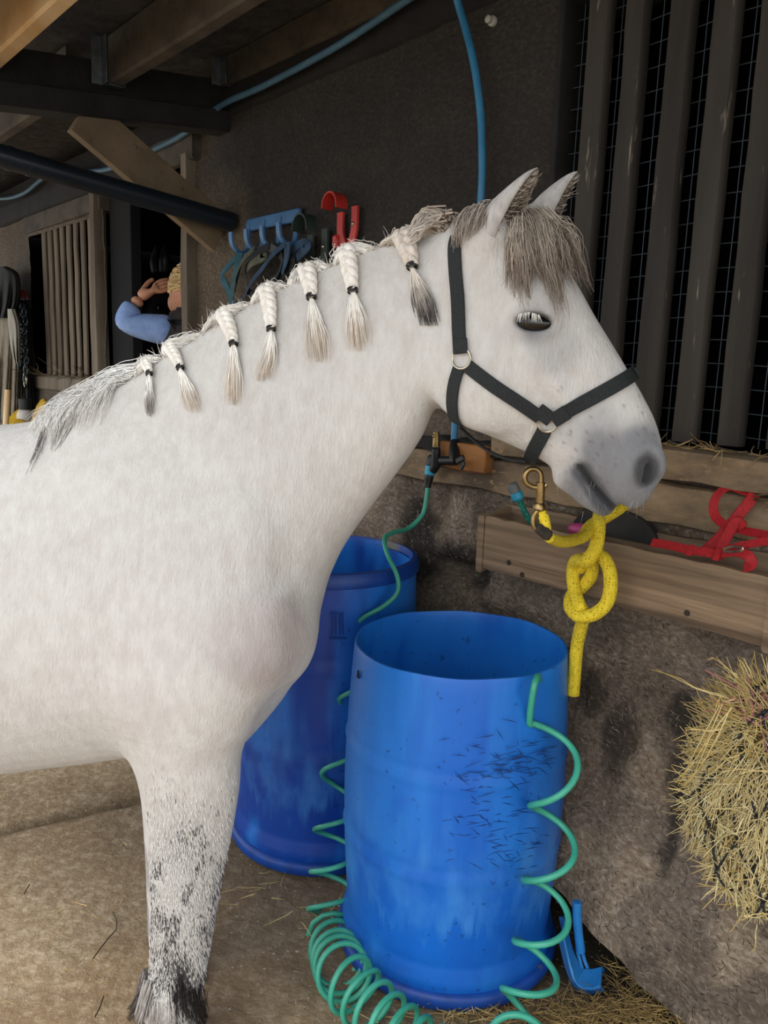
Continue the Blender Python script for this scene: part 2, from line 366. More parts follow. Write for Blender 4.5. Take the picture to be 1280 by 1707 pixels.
mb = MB(); mb.plank(W(-8, .0, 2.14), W(-3.5, .0, 2.14), ZZ*.05, WN*.03, 14, .01, 15); o = mk('trim_2', mb, M_dark); o['kind'] = 'structure'
# --- dark stable behind
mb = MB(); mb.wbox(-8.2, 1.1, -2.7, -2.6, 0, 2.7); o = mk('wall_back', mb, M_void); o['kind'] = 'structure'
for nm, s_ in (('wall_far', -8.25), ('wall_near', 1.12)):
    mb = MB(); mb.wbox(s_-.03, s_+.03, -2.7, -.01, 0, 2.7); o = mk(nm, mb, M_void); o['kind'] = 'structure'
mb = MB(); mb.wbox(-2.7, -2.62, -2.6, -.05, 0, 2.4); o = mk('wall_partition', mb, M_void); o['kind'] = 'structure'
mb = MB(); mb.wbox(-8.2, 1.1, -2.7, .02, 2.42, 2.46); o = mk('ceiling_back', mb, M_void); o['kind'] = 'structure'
# --- lean-to roof
RS = -.109
def rz(n): return 2.375+RS*n
mb = MB(); mb.box(W(-3.4, .72, rz(.72)+.02), WE*4.8, nrm(WN+ZZ*RS)*.92, ZZ*.02); o = mk('ceiling', mb, M_roof); o['kind'] = 'structure'
mb = MB(); mb.plank(W(-8, -.03, 2.235), W(1.1, -.03, 2.235), ZZ*.055, WN*.04, 20, .006, 15); o = mk('trim_3', mb, M_dark); o['kind'] = 'structure'
def beam(name, label, parts_, group=None, loc=None):
    r = thing(name, loc, label, 'beam', group)
    for nm, fn_, m in parts_: mb = MB(); fn_(mb); mk(nm, mb, m, r)
    return r
BS = -2.75
beam('roof_beam', 'dark square roof beam running out from the wall above the pipe', [
    ('beam_timber', lambda b: b.box(W(BS, .8, 2.125+RS*.8+.035), nrm(WN+ZZ*RS)*.82, WE*.045, ZZ*.035), M_dark),
    ('upper_trimmer', lambda b: b.box(W(BS-.03, .8, 2.125+RS*.8+.125), nrm(WN+ZZ*RS)*.82, WE*.03, ZZ*.055), M_dark)], loc=W(BS, .8, 2.1))
def hanger(b, n, s_, z0, z1, wd):
    for sg in (-1, 1): b.box(W(s_, n+sg*(wd+.004), (z0+z1)/2), WE*.02, WN*.0015, ZZ*(z1-z0)/2, .0005)
    b.box(W(s_, n, z0-.002), WE*.02, WN*wd, ZZ*.0015, .0005); b.box(W(s_-.02, n+wd+.02, (z0+z1)/2), WE*.0015, WN*.018, ZZ*(z1-z0)/2, .0005)
def purlin(n, zb_, h, lab, m, s0=BS+.02, s1=.9, hang=True, wd=.025):
    r = thing('roof_purlin', W(s0, n, zb_), lab, 'beam', 'purlins under the roof')
    mb = MB(); mb.plank(W(s0, n, zb_+h/2), W(s1, n, zb_+h/2), ZZ*h/2, WN*wd, 12, .004, int(n*100)); mk('purlin_timber', mb, m, r)
    if hang: mb = MB(); hanger(mb, n, s0+.02, zb_, zb_+h, wd); mk('joist_hanger', mb, M_zinc, r)
purlin(.43, 2.175, .145, 'grey roof purlin in a steel hanger, second out from the wall', M_purlin)
purlin(.0, 2.275, .095, 'roof purlin closest above the wall top in a steel hanger', M_purlin)
purlin(.80, 2.135, .145, 'pale new pine purlin at the upper left, inner one', M_pine, hang=False)
purlin(1.06, 2.11, .145, 'pale new pine purlin at the upper left corner, outer one', M_pine, hang=False)
purlin(.52, 2.16, .14, 'brownish purlin beyond the dark roof beam', M_purlin, s0=-7.5, s1=BS-.06, hang=False)
r = thing('timber_brace', W(BS+.05, .1, 1.73), 'diagonal pine brace between wall and dark roof beam', 'beam')
mb = MB(); P0, P1 = W(BS, .055, 1.71), W(BS, .565, 2.02); ax = nrm(P1-P0); nv = np.cross(ax, WE); nv = nv if nv[2] > 0 else -nv
mb.box((P0+P1)/2+nv*.068, ax*np.linalg.norm(P1-P0)/2, WE*.02, nv*.068, .002); mk('brace_plank', mb, M_brace, r)
M_pipe = mat('black_plastic_pipe', '#1a2229', '#131a20', scale=6, rough=.35)
r = thing('drain_pipe', W(-2.66, 0, 1.83), 'round black plastic pipe running from the wall under the roof beam', 'pipe')
PA, PB = W(-2.66, .022, 1.805), W(-2.70, 1.2, 1.935)
mb = MB(); mb.tube([PA+(PB-PA)*t for t in np.linspace(0, 1, 12)], .034, 20); mk('pipe_tube', mb, M_pipe, r)
for t in (.585, .635):
    mb = MB(); mb.tube([PA+(PB-PA)*(t+d) for d in (-.006, .006)], .0365, 20); mk('pipe_collar', mb, M_zinc if 0 else M_pipe, r)
M_blue_pipe = mat('blue_water_pipe', '#3a84ae', '#2b6d96', scale=8, rough=.4, c3='#7d8a8a', s3=30, l3=.68, h3=.75)
M_blue_dull = mat('dusty_blue_pipe', '#476f86', '#3a5f78', scale=8, rough=.6, c3='#7d8a8a', s3=30, l3=.6, h3=.75)
mb = MB(); mb.tube(spline([wp(*q, .055) for q in ((740, -42), (675, 2), (560, 78), (440, 143), (370, 175), (313, 219), (270, 243), (180, 282), (85, 291), (40, 322), (0, 331), (-60, 325))], 8), .0105, 10)
r = mk('roof_pipe', mb, M_blue_dull, loc=wp(370, 175, .05)); tag(r, 'dusty blue water pipe running along the top of the wall', 'pipe')

# chips and straw worked into the lower render
BW = BVHTree.FromPolygons([v.co[:] for v in bpy.data.objects['wall_right'].data.vertices], [tuple(p.vertices) for p in bpy.data.objects['wall_right'].data.polygons])
# ================================================================== THE HORSE
HA = math.radians(12); H_H = np.array([math.cos(HA), -math.sin(HA), 0]); H_L = np.array([math.sin(HA), math.cos(HA), 0]); H_O = np.array([-.40, 1.42, 0])
def ymid(x): return -.12*max(0, x-.3)
def toL(P): d = np.asarray(P)-H_O; return np.array([d@H_H, d@H_L, d[2]])
def toW(L): L = np.asarray(L); return H_O+L[..., 0:1]*H_H+L[..., 1:2]*H_L+L[..., 2:3]*ZZ
def HP(px, py, lat=0.):
    d = ray(px, py); y = lat; q = CAM-H_O; a, b = q@H_L, d@H_L
    for _ in range(10): t = (y-a)/b; P = q+d*t; y = lat+ymid(P@H_H)
    return np.array([P@H_H, y, P[2]])
VX = .0045; GMIN = np.array([-1.42, -.34, .03]); GMAX = np.array([.93, .30, 1.70]); GN = np.ceil((GMAX-GMIN)/VX).astype(int)
SD = np.full(GN, .05, np.float32)
def loft(st, nr=36, sub=6, p=2.0, caps=(.02, .02)):
    """sections (top, bottom, half-width, egg) -> closed mesh"""
    T = spline([s[0] for s in st], sub); B = spline([s[1] for s in st], sub)
    Wd = spline([[s[2], s[3] if len(s) > 3 else 0, 0] for s in st], sub)
    Cc = (T+B)/2; Hv = (T-B)/2; m = len(T); tg = np.gradient(Cc, axis=0); tg /= np.linalg.norm(tg, axis=1)[:, None]+1e-9
    rows = []
    def ringv(i, sc_=1., off=0.):
        a = np.arange(nr)*2*math.pi/nr; ca, sa = np.cos(a), np.sin(a); e = 2/p
        x = np.sign(ca)*np.abs(ca)**e; y = np.sign(sa)*np.abs(sa)**e; wv = Wd[i, 0]*(1-Wd[i, 1]*x)
        L = nrm(np.cross(Hv[i], tg[i])); L = L*(1 if L[1] > 0 else -1); L = nrm(np.array([0, 1., 0])+.0*L)
        return Cc[i]+tg[i]*off+sc_*(x[:, None]*Hv[i]+(y*wv)[:, None]*L)
    for k in (3, 2, 1): t = k*math.pi/6.5; rows.append(ringv(0, math.cos(t), -math.sin(t)*caps[0]))
    for i in range(m): rows.append(ringv(i))
    for k in (1, 2, 3): t = k*math.pi/6.5; rows.append(ringv(m-1, math.cos(t), math.sin(t)*caps[1]))
    R = np.array(rows); M_ = len(R); V = np.concatenate([R.reshape(-1, 3), R[0].mean(0)[None], R[-1].mean(0)[None]]); q = []; tr = []
    for i in range(M_-1):
        for k in range(nr): q.append((i*nr+k, i*nr+(k+1) % nr, (i+1)*nr+(k+1) % nr, (i+1)*nr+k))
    c0, c1 = M_*nr, M_*nr+1
    for k in range(nr): tr.append((c0, (k+1) % nr, k)); tr.append((c1, (M_-1)*nr+k, (M_-1)*nr+(k+1) % nr))
    return V, np.array(q), np.array(tr)
XF = openvdb.createLinearTransform(VX)
def merge(A, lo, k, sub=False):
    hi = np.minimum(lo+np.array(A.shape), GN); l2 = np.maximum(lo, 0); A = A[tuple(slice(a-b, c_-b) for a, c_, b in zip(l2, hi, lo))]
    S = SD[tuple(slice(a, b) for a, b in zip(l2, hi))]; s = -1 if sub else 1; a = S*s; b = A if not sub else A
    if sub: a, b = -S, A
    h = np.clip(.5+.5*(b-a)/k, 0, 1); r = b*(1-h)+a*h-k*h*(1-h); S[...] = -r if sub else r
def addloft(st, k=.03, sub=False, **kw):
    V, q, tr = loft(st, **kw); P = (V-GMIN).astype(np.float32)
    t = (P[q[0][1]]-P[q[0][0]])
    g = openvdb.FloatGrid.createLevelSetFromPolygons(P, triangles=tr.astype(np.uint32), quads=q.astype(np.uint32), transform=XF, halfWidth=11.0)
    lo = np.floor(P.min(0)/VX).astype(int)-11; hi = np.ceil(P.max(0)/VX).astype(int)+12
    A = np.empty(hi-lo, np.float32); g.copyToArray(A, ijk=tuple(int(v) for v in lo)); merge(A, lo, k, sub)
def addell(cn, r, k=.02, sub=False, ax=None):
    """ellipsoid: centre, radii, first axis direction in the sagittal plane"""
    cn = np.asarray(cn); r = np.asarray([r]*3 if np.isscalar(r) else r, float); u = nrm(ax if ax is not None else [1, 0, 0]); v = np.array([0, 1., 0]); v = nrm(v-u*(u@v)); w_ = np.cross(u, v)
    e = max(r)+.05; lo = np.floor((cn-e-GMIN)/VX).astype(int); hi = np.ceil((cn+e-GMIN)/VX).astype(int); lo = np.maximum(lo, 0); hi = np.minimum(hi, GN)
    I = np.stack(np.meshgrid(*[np.arange(a, b) for a, b in zip(lo, hi)], indexing='ij'), -1)*VX+GMIN-cn
    Q = np.stack([I@u/r[0], I@v/r[1], I@w_/r[2]], -1); k0 = np.linalg.norm(Q, axis=-1); k1 = np.linalg.norm(Q/r, axis=-1)+1e-6
    merge(np.clip(k0*(k0-1)/k1, -.05, .05).astype(np.float32), lo, k, sub)
def addtube(P, R, k=.02, sub=False):
    P = np.asarray(P); n = len(P)
    Rr = R if not np.isscalar(R) else [R]*n
    for i in range(n-1):
        a, b, ra, rb = P[i], P[i+1], Rr[i], Rr[i+1]; e = max(ra, rb)+.05
        lo = np.maximum(np.floor((np.minimum(a, b)-e-GMIN)/VX).astype(int), 0); hi = np.minimum(np.ceil((np.maximum(a, b)+e-GMIN)/VX).astype(int), GN)
        I = np.stack(np.meshgrid(*[np.arange(x, y) for x, y in zip(lo, hi)], indexing='ij'), -1)*VX+GMIN-a
        t = np.clip(I@(b-a)/((b-a)@(b-a)), 0, 1); d = np.linalg.norm(I-t[..., None]*(b-a), axis=-1)-(ra+(rb-ra)*t)
        merge(np.clip(d, -.05, .05).astype(np.float32), lo, k, sub)
L3 = lambda x, y, z: np.array([x, y, z], float)
# trunk
TR = [(HP(t[0], t[1]), HP(b[0], b[1]), w_, eg) for t, b, w_, eg in [((450, 930), (455, 1140), .12, .1), ((400, 790), (412, 1195), .165, .12), ((320, 705), (322, 1232), .185, .16), ((215, 672), (220, 1250), .197, .16), ((120, 690), (120, 1262), .212, .12), ((0, 708), (0, 1272), .228, .08)]]
TR += [(L3(-.55, 0, 1.165), L3(-.57, 0, .50), .245, .05), (L3(-.75, 0, 1.175), L3(-.77, 0, .53), .24, .0), (L3(-.95, 0, 1.205), L3(-.95, 0, .60), .225, -.05), (L3(-1.1, 0, 1.18), L3(-1.08, 0, .68), .2, -.05), (L3(-1.22, 0, 1.09), L3(-1.19, 0, .74), .16, 0), (L3(-1.28, 0, 1.0), L3(-1.25, 0, .80), .09, 0)]
addloft(TR, .03, p=2.15, caps=(.06, .04), nr=48)
# neck
NK = [(HP(*t), HP(*b), w_, eg) for t, b, w_, eg in [((800, 385), (738, 600), .044, .05), ((755, 381), (726, 660), .050, .15), ((690, 392), (706, 722), .058, .25), ((605, 415), (664, 785), .064, .3), ((530, 448), (615, 850), .073, .32), ((450, 485), (572, 912), .088, .32), ((362, 535), (543, 972), .108, .3), ((270, 595), (525, 1036), .130, .25), ((190, 647), (503, 1092), .145, .2), ((120, 690), (465, 1140), .150, .15)]]
addloft(NK, .05, p=2.0, caps=(.03, .08), nr=48)
# fore legs
FL = [((478, 1020), (240, 1010), -.115, .062), ((452, 1120), (214, 1110), -.115, .075), ((424, 1200), (212, 1195), -.113, .074), ((401, 1255), (226, 1258), -.11, .066), ((396, 1320), (239, 1315), -.107, .059), ((384, 1395), (245, 1390), -.104, .053), ((368, 1465), (248, 1460), -.102, .049), ((359, 1528), (250, 1530), -.1, .046), ((350, 1580), (252, 1585), -.1, .039), ((341, 1630), (246, 1632), -.1, .037), ((334, 1668), (238, 1672), -.1, .041), ((330, 1705), (252, 1708), -.1, .036), ((338, 1722), (262, 1725), -.1, .037)]
NEARLEG = [(HP(*a, lat), HP(*b, lat), w_, 0) for a, b, lat, w_ in FL]
addloft(NEARLEG, .045, p=2.1, caps=(.05, .005))
def mir(st, dx, z0=.66):
    out = []
    for a, b, w_, e_ in st:
        f = sstep(z0, .45, np.array([(a[2]+b[2])/2]))[0]; a2, b2 = a.copy(), b.copy()
        for q in (a2, b2): q[1] = -q[1]; q[0] += dx*f
        m_ = (a2+b2)/2; a2 = m_+(a2-m_)*(1-.2*f); b2 = m_+(b2-m_)*(1-.2*f); out.append((a2, b2, w_*.92, e_))
    return out
addloft(mir(NEARLEG, -.104), .045, p=2.1, caps=(.05, .005))
HLEG = [(.86, -.84, -1.235, .125, .10), (.72, -.91, -1.255, .125, .088), (.60, -1.0, -1.235, .122, .066), (.52, -1.08, -1.245, .12, .052), (.46, -1.135, -1.275, .118, .045), (.39, -1.165, -1.26, .116, .037), (.25, -1.165, -1.235, .115, .032), (.15, -1.145, -1.225, .115, .035), (.115, -1.13, -1.22, .115, .04), (.075, -1.105, -1.19, .115, .035), (.05, -1.09, -1.185, .115, .037)]
for sg, dx in ((-1, .06), (1, -.04)):
    addloft([(L3(f+dx*float(sstep(.8, .5, np.array([z]))[0]), sg*y, z), L3(r_+dx*float(sstep(.8, .5, np.array([z]))[0]), sg*y, z), w_, 0) for z, f, r_, y, w_ in HLEG], .05, p=2.1, caps=(.06, .005))
# muscles
for sg in (-1, 1):
    addell(HP(440, 1075, sg*.105), (.05, .045, .06), .05); addell(HP(330, 985, sg*.105), (.075, .045, .16), .06, ax=L3(.8, 0, -.6))
    addell(HP(240, 1150, sg*.145), (.05, .03, .05), .04); addell(HP(478, 1060, sg*.055), (.045, .05, .07), .04)
# head
HD = [(HP(*t), HP(*b), w_, eg) for t, b, w_, eg in [((772, 378), (728, 520), .045, 0), ((835, 358), (727, 610), .057, -.05), ((902, 388), (735, 662), .066, -.1), ((957, 466), (760, 700), .071, -.08), ((990, 524), (807, 722), .063, .0), ((1020, 573), (852, 742), .053, .02), ((1046, 616), (897, 764), .046, .0), ((1070, 657), (930, 784), .043, .0), ((1090, 697), (962, 796), .044, .0), ((1102, 737), (990, 812), .045, .0), ((1102, 775), (1022, 832), .042, .0), ((1092, 803), (1042, 842), .034, .0)]]
addloft(HD, .035, p=2.35, caps=(.03, .016), nr=44)
eax = nrm(HP(925, 543)-HP(857, 537)); hax = nrm(HP(1060, 740)-HP(860, 520)); hup = nrm(np.cross(hax, [0, 1, 0])); hup = hup*(1 if hup[2] > 0 else -1)
for sg in (-1, 1):
    addell(HP(800, 630, sg*.040), (.085, .030, .07), .03, ax=hax)
    addell(HP(893, 517, sg*.060), (.036, .018, .021), .025, ax=hax)
    addtube([HP(880, 590, sg*.058), HP(945, 668, sg*.042)], .009, .02)
    addell(HP(1078, 778, sg*.036), (.030, .014, .026), .02, ax=nrm(HP(1092, 750)-HP(1060, 805)))
addtube([HP(948, 792), HP(985, 822), HP(1006, 840)], [.025, .021, .0185], .012)       # lower lip and chin
for y in (-.014, .014): addtube([HP(960, 790, y), HP(1004, 840, y)], [.018, .014], .012)
for sg in (-1, 1):
    addtube([HP(1088, 752, sg*.050), HP(1078, 776, sg*.050), HP(1076, 796, sg*.046), HP(1062, 808, sg*.046)], [.009, .0145, .0145, .009], .005, True)
    addtube([HP(1078, 780, sg*.034), HP(1072, 800, sg*.032)], [.010, .009], .006, True)
    addtube([HP(1070, 765, sg*.041), HP(1060, 790, sg*.043), HP(1058, 806, sg*.040)], [.006, .007, .006], .012)
    for la in (.022, .032, .042, .052, .060): addtube([HP(968, 776, sg*la), HP(988, 806, sg*la), HP(1010, 833, sg*la*.95), HP(1031, 853, sg*la*.8)], [.002, .0042, .0048, .005], .003, True)
    addell(HP(889, 537, sg*.074), (.028, .015, .0115), .005, True, ax=eax)
    addtube([HP(853, 535, sg*.064), HP(866, 521, sg*.071), HP(890, 514, sg*.073), HP(914, 521, sg*.070), HP(929, 540, sg*.063)], [.003, .006, .0065, .006, .003], .008)
addtube([HP(1029, 857, -.07), HP(1029, 857, .07)], .0075, .004, True)
# ears: pointed shells, joined to the body mesh below
def ear(tip, mid, base, lat):
    P = spline([HP(*base, lat[0]), HP(*mid, lat[1]), HP(*tip, lat[2])], 8); return P, np.interp(np.linspace(0, 1, len(P)), [0, .2, .42, .62, .8, .93, 1], [.030, .0285, .0245, .0185, .0115, .005, .0010])
EARS = [(ear((896, 280), (852, 340), (808, 402), (-.036, -.048, -.050)), -1), (ear((962, 286), (928, 329), (890, 378), (.032, .042, .048)), 1)]
EARS[1] = ((EARS[1][0][0], EARS[1][0][1]*.86), 1)
def ear_axes(P, j, sg):
    T = nrm(P[min(j+1, len(P)-1)]-P[max(j-1, 0)]); op = np.array([.80, -.60 if sg < 0 else -.25, -.25]); op = nrm(op-T*(op@T)); return T, op, nrm(np.cross(T, op))
for (P, R), sg in EARS: addtube(P[:4], [.028, .026, .024, .016], .018)
# smooth, mesh
for _ in range(1):
    for a in range(3): SD[...] = .25*np.roll(SD, 1, a)+.5*SD+.25*np.roll(SD, -1, a)
g = openvdb.FloatGrid(.05); g.copyFromArray(SD); g.transform = XF
pts, quads = g.convertToQuads(isovalue=0.0) if hasattr(g, 'convertToQuads') else (None, None)
HL = np.asarray(pts, float)+GMIN; HV = toW(HL); quads = np.asarray(quads)
nv_ = np.cross(HV[quads[:, 1]]-HV[quads[:, 0]], HV[quads[:, 2]]-HV[quads[:, 0]]); cvol = np.einsum('ij,ij->i', nv_, HV[quads[:, 0]]-HV.mean(0)).sum()
if cvol < 0: quads = quads[:, ::-1]
BV = BVHTree.FromPolygons(HV.tolist(), quads.tolist())
del SD
def hit(px, py):
    d = ray(px, py); h = BV.ray_cast(Vector(CAM), Vector(nrm(d)))
    if h[0] is None:
        p = toW(HP(px, py)); h2 = BV.find_nearest(Vector(p)); n = nrm(np.array(h2[1])); n = n*(1 if n@(CAM-p) > -.2 else 1); return p, n
    n = np.array(h[1]); n = n if n@d < 0 else -n
    return np.array(h[0]), nrm(n)
# coat colours by place on the body
def near(px, py, r, lat=0.):
    q = HP(px, py, lat)
    if lat == 0: return np.hypot(HL[:, 0]-q[0], HL[:, 2]-q[2])/r
    return np.linalg.norm((HL-q)/(np.asarray(r) if not np.isscalar(r) else r), axis=1)
N1 = fbm(HL*9, 4, 51); N2 = fbm(HL*38, 3, 53); N3 = fbm(HL*[150, 150, 42], 3, 55)
hc = np.tile(np.array([.66, .645, .625]), (len(HL), 1))
hc = mixc(hc, np.array([.60, .575, .565]), .5*sstep(.5, .75, N1))
for px, py, r, lat, colr, st in ((440, 1080, .10, -.15, (.44, .385, .385), .9), (300, 1000, .16, -.2, (.62, .59, .59), .5), (180, 1150, .15, -.2, (.64, .61, .60), .4), (250, 1180, .08, -.15, (.6, .55, .54), .5),
        (920, 580, .05, -.06, (.42, .42, .44), .6), (888, 538, .040, -.07, (.20, .20, .22), .9), (850, 555, .03, -.07, (.55, .52, .52), .5), (860, 690, .07, -.06, (.66, .62, .58), .5),
        (950, 720, .04, -.05, (.42, .43, .45), .5), (1000, 705, .045, -.05, (.42, .43, .46), .7), (790, 395, .04, -.05, (.6, .57, .56), .5), (760, 440, .05, -.05, (.7, .68, .66), .5)):
    hc = mixc(hc, np.array(colr), st*(1-sstep(.35, 1.1, near(px, py, r, lat)+.7*(N1-.5))))
mz = np.minimum.reduce([near(1075, 800, .078, 0), near(1020, 825, .072, 0), near(985, 810, .062, 0), near(1010, 765, .058, 0), near(1060, 740, .04, 0)])
hc = mixc(hc, np.array([.20, .205, .225]), .95*(1-sstep(.5, 1.25, mz+.6*(N1-.5)+.25*(N2-.5))))
for sg in (-1, 1):
    hc = mixc(hc, np.array([.045, .047, .055]), .95*(1-sstep(.55, 1.05, near(1076, 784, (.024, .05, .032), sg*.040))))
    for q in ((968, 782), (978, 798), (988, 814), (998, 830), (1010, 846)): hc = mixc(hc, np.array([.06, .063, .075]), .9*(1-sstep(.55, 1.1, near(q[0]+2, q[1]+4, (.019, .06, .019), sg*.035)+.3*(N2-.5))))
    hc = mixc(hc, np.array([.03, .03, .033]), .97*(1-sstep(.7, 1.0, near(889, 537, (.031, .06, .0165), sg*.065))))
hc = mixc(hc, np.array([.12, .115, .13]), .5*sstep(.70, .76, fbm(HL*190, 2, 61))*(1-sstep(.06, .16, near(1020, 720, 1., -.04)-.0)))
mp = np.array([HP(*q) for q in ((966, 773), (988, 805), (1010, 833), (1031, 853))]); dm = np.full(len(HL), 9.)
for a_, b_ in zip(mp[:-1], mp[1:]):
    d_ = (b_-a_)[[0, 2]]; v_ = HL[:, [0, 2]]-a_[[0, 2]]; t_ = np.clip(v_@d_/(d_@d_), 0, 1); dm = np.minimum(dm, np.linalg.norm(v_-t_[:, None]*d_, axis=1))
hc = mixc(hc, np.array([.012, .012, .014]), .95*(1-sstep(.0035, .0075, dm)))  # mouth slit painted near black, standing in for the shade inside it
legm = sstep(.62, .40, HL[:, 2])*(HL[:, 0] > -.5); hc = mixc(hc, np.array([.20, .19, .20]), .75*legm*sstep(.54, .68, N3)*sstep(.35, .6, fbm(HL*[22, 22, 9], 3, 57)))
legb = np.minimum.reduce([near(300, 1620, (.035, .2, .05), -.1), near(315, 1650, (.03, .2, .05), -.1), near(245, 1690, .03, -.1), near(335, 1690, .03, -.1), near(285, 1575, (.02, .2, .05), -.1)])
hc = mixc(hc, np.array([.05, .05, .055]), .95*(1-sstep(.5, 1.1, legb+2.2*(N3-.5)+1.2*(N2-.5))))
for q in ((250, 1490), (255, 1530), (350, 1470), (345, 1540), (330, 1400), (262, 1440)): hc = mixc(hc, np.array([.25, .24, .26]), .7*(1-sstep(.4, 1.2, near(*q, (.03, .2, .04), -.1)+3.2*(N3-.5))))
M_coat = mat('grey_horse_coat', '#ffffff', '#f1eeec', scale=60, rough=.62, attr='Col', bump=.8, bscale=240, stretch=(1, 1, .45), bstretch=(1, 1, .3), lo=.35, hi=.65, spec=.3, sheen=.25, bdist=.004)
horse = thing('horse', toW(L3(0, 0, 0)), 'white grey pony with a braided mane standing beside the blue drums', 'horse')
mb = MB(); mb.add(HV, quads.tolist())
for (P, R), sg in EARS:
    n = len(P); K = 22; cols = []; rows = []
    for side, cc in ((0, (.60, .575, .56)), (1, (.26, .215, .185))):
        for j in range(n):
            T, op, sd_ = ear_axes(P, j, sg); t = j/(n-1); half = math.radians(np.interp(t, [0, .3, .7, 1], [165, 138, 118, 100])); th = np.linspace(-half, half, K); r_ = R[j]-(.0028*min(1, (1-t)*4) if side else 0)
            ctr = P[j]+(op*.002 if side else 0); rows.append(ctr+r_*(np.cos(th)[:, None]*-op*1.05+np.sin(th)[:, None]*sd_)); edge = np.abs(np.linspace(-1, 1, K))**6
            cols.append(np.array(cc)*(1+.12*rng.normal(size=(K, 1)))*(1-edge[:, None]*.25*(1-side)))
    rows = np.array(rows); F = []; o_ = n*K
    for j in range(n-1):
        for k_ in range(K-1): a_ = j*K+k_; F.append((a_, a_+K, a_+K+1, a_+1)); a_ += o_; F.append((a_, a_+1, a_+K+1, a_+K))
        for k_ in (0, K-1): F.append((j*K+k_, j*K+k_+o_, (j+1)*K+k_+o_, (j+1)*K+k_))
    mb.add(toW(rows.reshape(-1, 3)), F); hc = np.concatenate([hc, np.clip(np.array(cols).reshape(-1, 3), 0, 1)])
BV2 = BVHTree.FromPolygons(np.concatenate(mb.v).tolist(), mb.f)
body = mk('body', mb, M_coat, horse, ang=180); colattr(body, hc)

# eyes
M_eye = mat('dark_eye', '#050404', '#0b0807', scale=30, rough=.05, spec=.6)
def mirW(P):
    L = np.array([toL(p) for p in P]); L[:, 1] = 2*np.array([ymid(x) for x in L[:, 0]])-L[:, 1]; return toW(L)
def local_M3(ax): u = nrm(ax[0]*H_H+ax[1]*H_L+ax[2]*ZZ); v = H_L; v = nrm(v-u*(u@v)); return np.stack([u, v, np.cross(u, v)], 1)
M3 = local_M3(eax)
for sg in (-1, 1):
    q = toW(HP(890, 538, sg*.065)) if sg < 0 else mirW([toW(HP(890, 538, -.065))])[0]
    mb = MB(); mb.ball(q, (.0265, .0125, .0125), 24, 14, M3); e_ = mk('eye', mb, M_eye, horse, ang=180)

# hooves
M_hoof = mat('dark_hoof', '#3a3430', '#221e1c', scale=20, rough=.6, bump=.2, stretch=(1, 1, 3))
def hoof(xf, xr, y):
    mb = MB(); R = []; n = 24
    cx, rx = (xf+xr)/2, abs(xf-xr)/2
    for z, g_, sh in ((.07, .9, -.012), (.05, 1.02, 0), (.0, 1.2, .018), (.0, .02, .018)):
        a = np.arange(n)*2*math.pi/n; R.append(toW(np.stack([cx+sh+rx*g_*np.cos(a), y+rx*.85*g_*np.sin(a), 0*a+z], 1)))
    R = np.array(R); F = [(i*n+k, i*n+(k+1) % n, (i+1)*n+(k+1) % n, (i+1)*n+k) for i in range(3) for k in range(n)]
    mb.add(R.reshape(-1, 3), [f[::-1] for f in F]); return mk('hoof', mb, M_hoof, horse)
a, b = NEARLEG[-1][0], NEARLEG[-1][1]; hoof(a[0], b[0], a[1]); fl_ = mir(NEARLEG, -.104)[-1]; hoof(fl_[0][0], fl_[1][0], fl_[0][1])
for sg, dx in ((-1, .06), (1, -.04)): hoof(-1.09+dx, -1.185+dx, sg*.115)

# ------------------------------------------------------------------ hair
def hairmat(name, rough=.55): return mat(name, '#ffffff', None, rough=rough, attr='Col', spec=.35)
M_hair = hairmat('mane_hair')
def hair(name, PP, R, c0, c1, parent, var=.12, split=.5, kind='stuff'):
    PP = np.asarray(PP); N, m, _ = PP.shape; R = np.asarray(R, float); R = np.broadcast_to(R if R.ndim == 2 else R[None, :] if R.ndim == 1 else R, (N, m))
    mb = MB(); mb.strands(PP, R); o = mk(name, mb, M_hair, parent, ang=180, kind=kind)
    c0, c1 = [np.array(c(x)[:3]) if isinstance(x, str) else np.asarray(x) for x in (c0, c1)]; t = np.linspace(0, 1, m)
    f = sstep(split-.3, split+.4, t[None]+rng.normal(size=(N, 1))*.15); cc = c0+(c1-c0)*f[..., None]; cc = np.clip(cc*(1+var*rng.normal(size=(N, 1, 1))), 0, 1)
    colattr(o, np.repeat(cc.reshape(-1, 3), 3, 0)); return o
def surf(pxs, off, n=8):
    q = spline(np.array([[p[0], p[1], 0] for p in pxs], float), n)[:, :2]; P = []; Nn = []
    for x, y in q: p, nn = hit(x, y); P.append(p); Nn.append(nn)
    P, Nn = np.array(P), np.array(Nn); off = np.broadcast_to(off, len(P)); return P+Nn*off[:, None], Nn
def lockhair(name, Ls, per, s0, s1, R, c0, c1, var=.12, split=.5, frizz=.0008, parent=None):
    Ls = np.asarray(Ls); L_, m, _ = Ls.shape; t = np.linspace(0, 1, m)[None, None, :, None]
    S = Ls[:, None]+rng.normal(size=(L_, per, 1, 3))*(s0+(s1-s0)*t)+rng.normal(size=(L_, per, m, 3))*frizz*t; le = .75+.25*rng.random((L_, per, 1, 1)); S = S[:, :, :1]+(S-S[:, :, :1])*(1-(1-le)*t)
    return hair(name, S.reshape(-1, m, 3), R, c0, c1, parent or horse, var=var, split=split)
def rs(P, n):
    P = np.asarray(P); d = np.r_[0, np.cumsum(np.linalg.norm(np.diff(P, axis=0), axis=1))]; t = np.linspace(0, d[-1], n); return np.stack([np.interp(t, d, P[:, k]) for k in range(3)], 1)
crx = [745, 690, 605, 530, 450, 362, 270, 200, 130, 60]; cry = [366, 386, 409, 441, 478, 527, 588, 636, 672, 692]
CRX = np.arange(40, 770, 6.); CRY = []
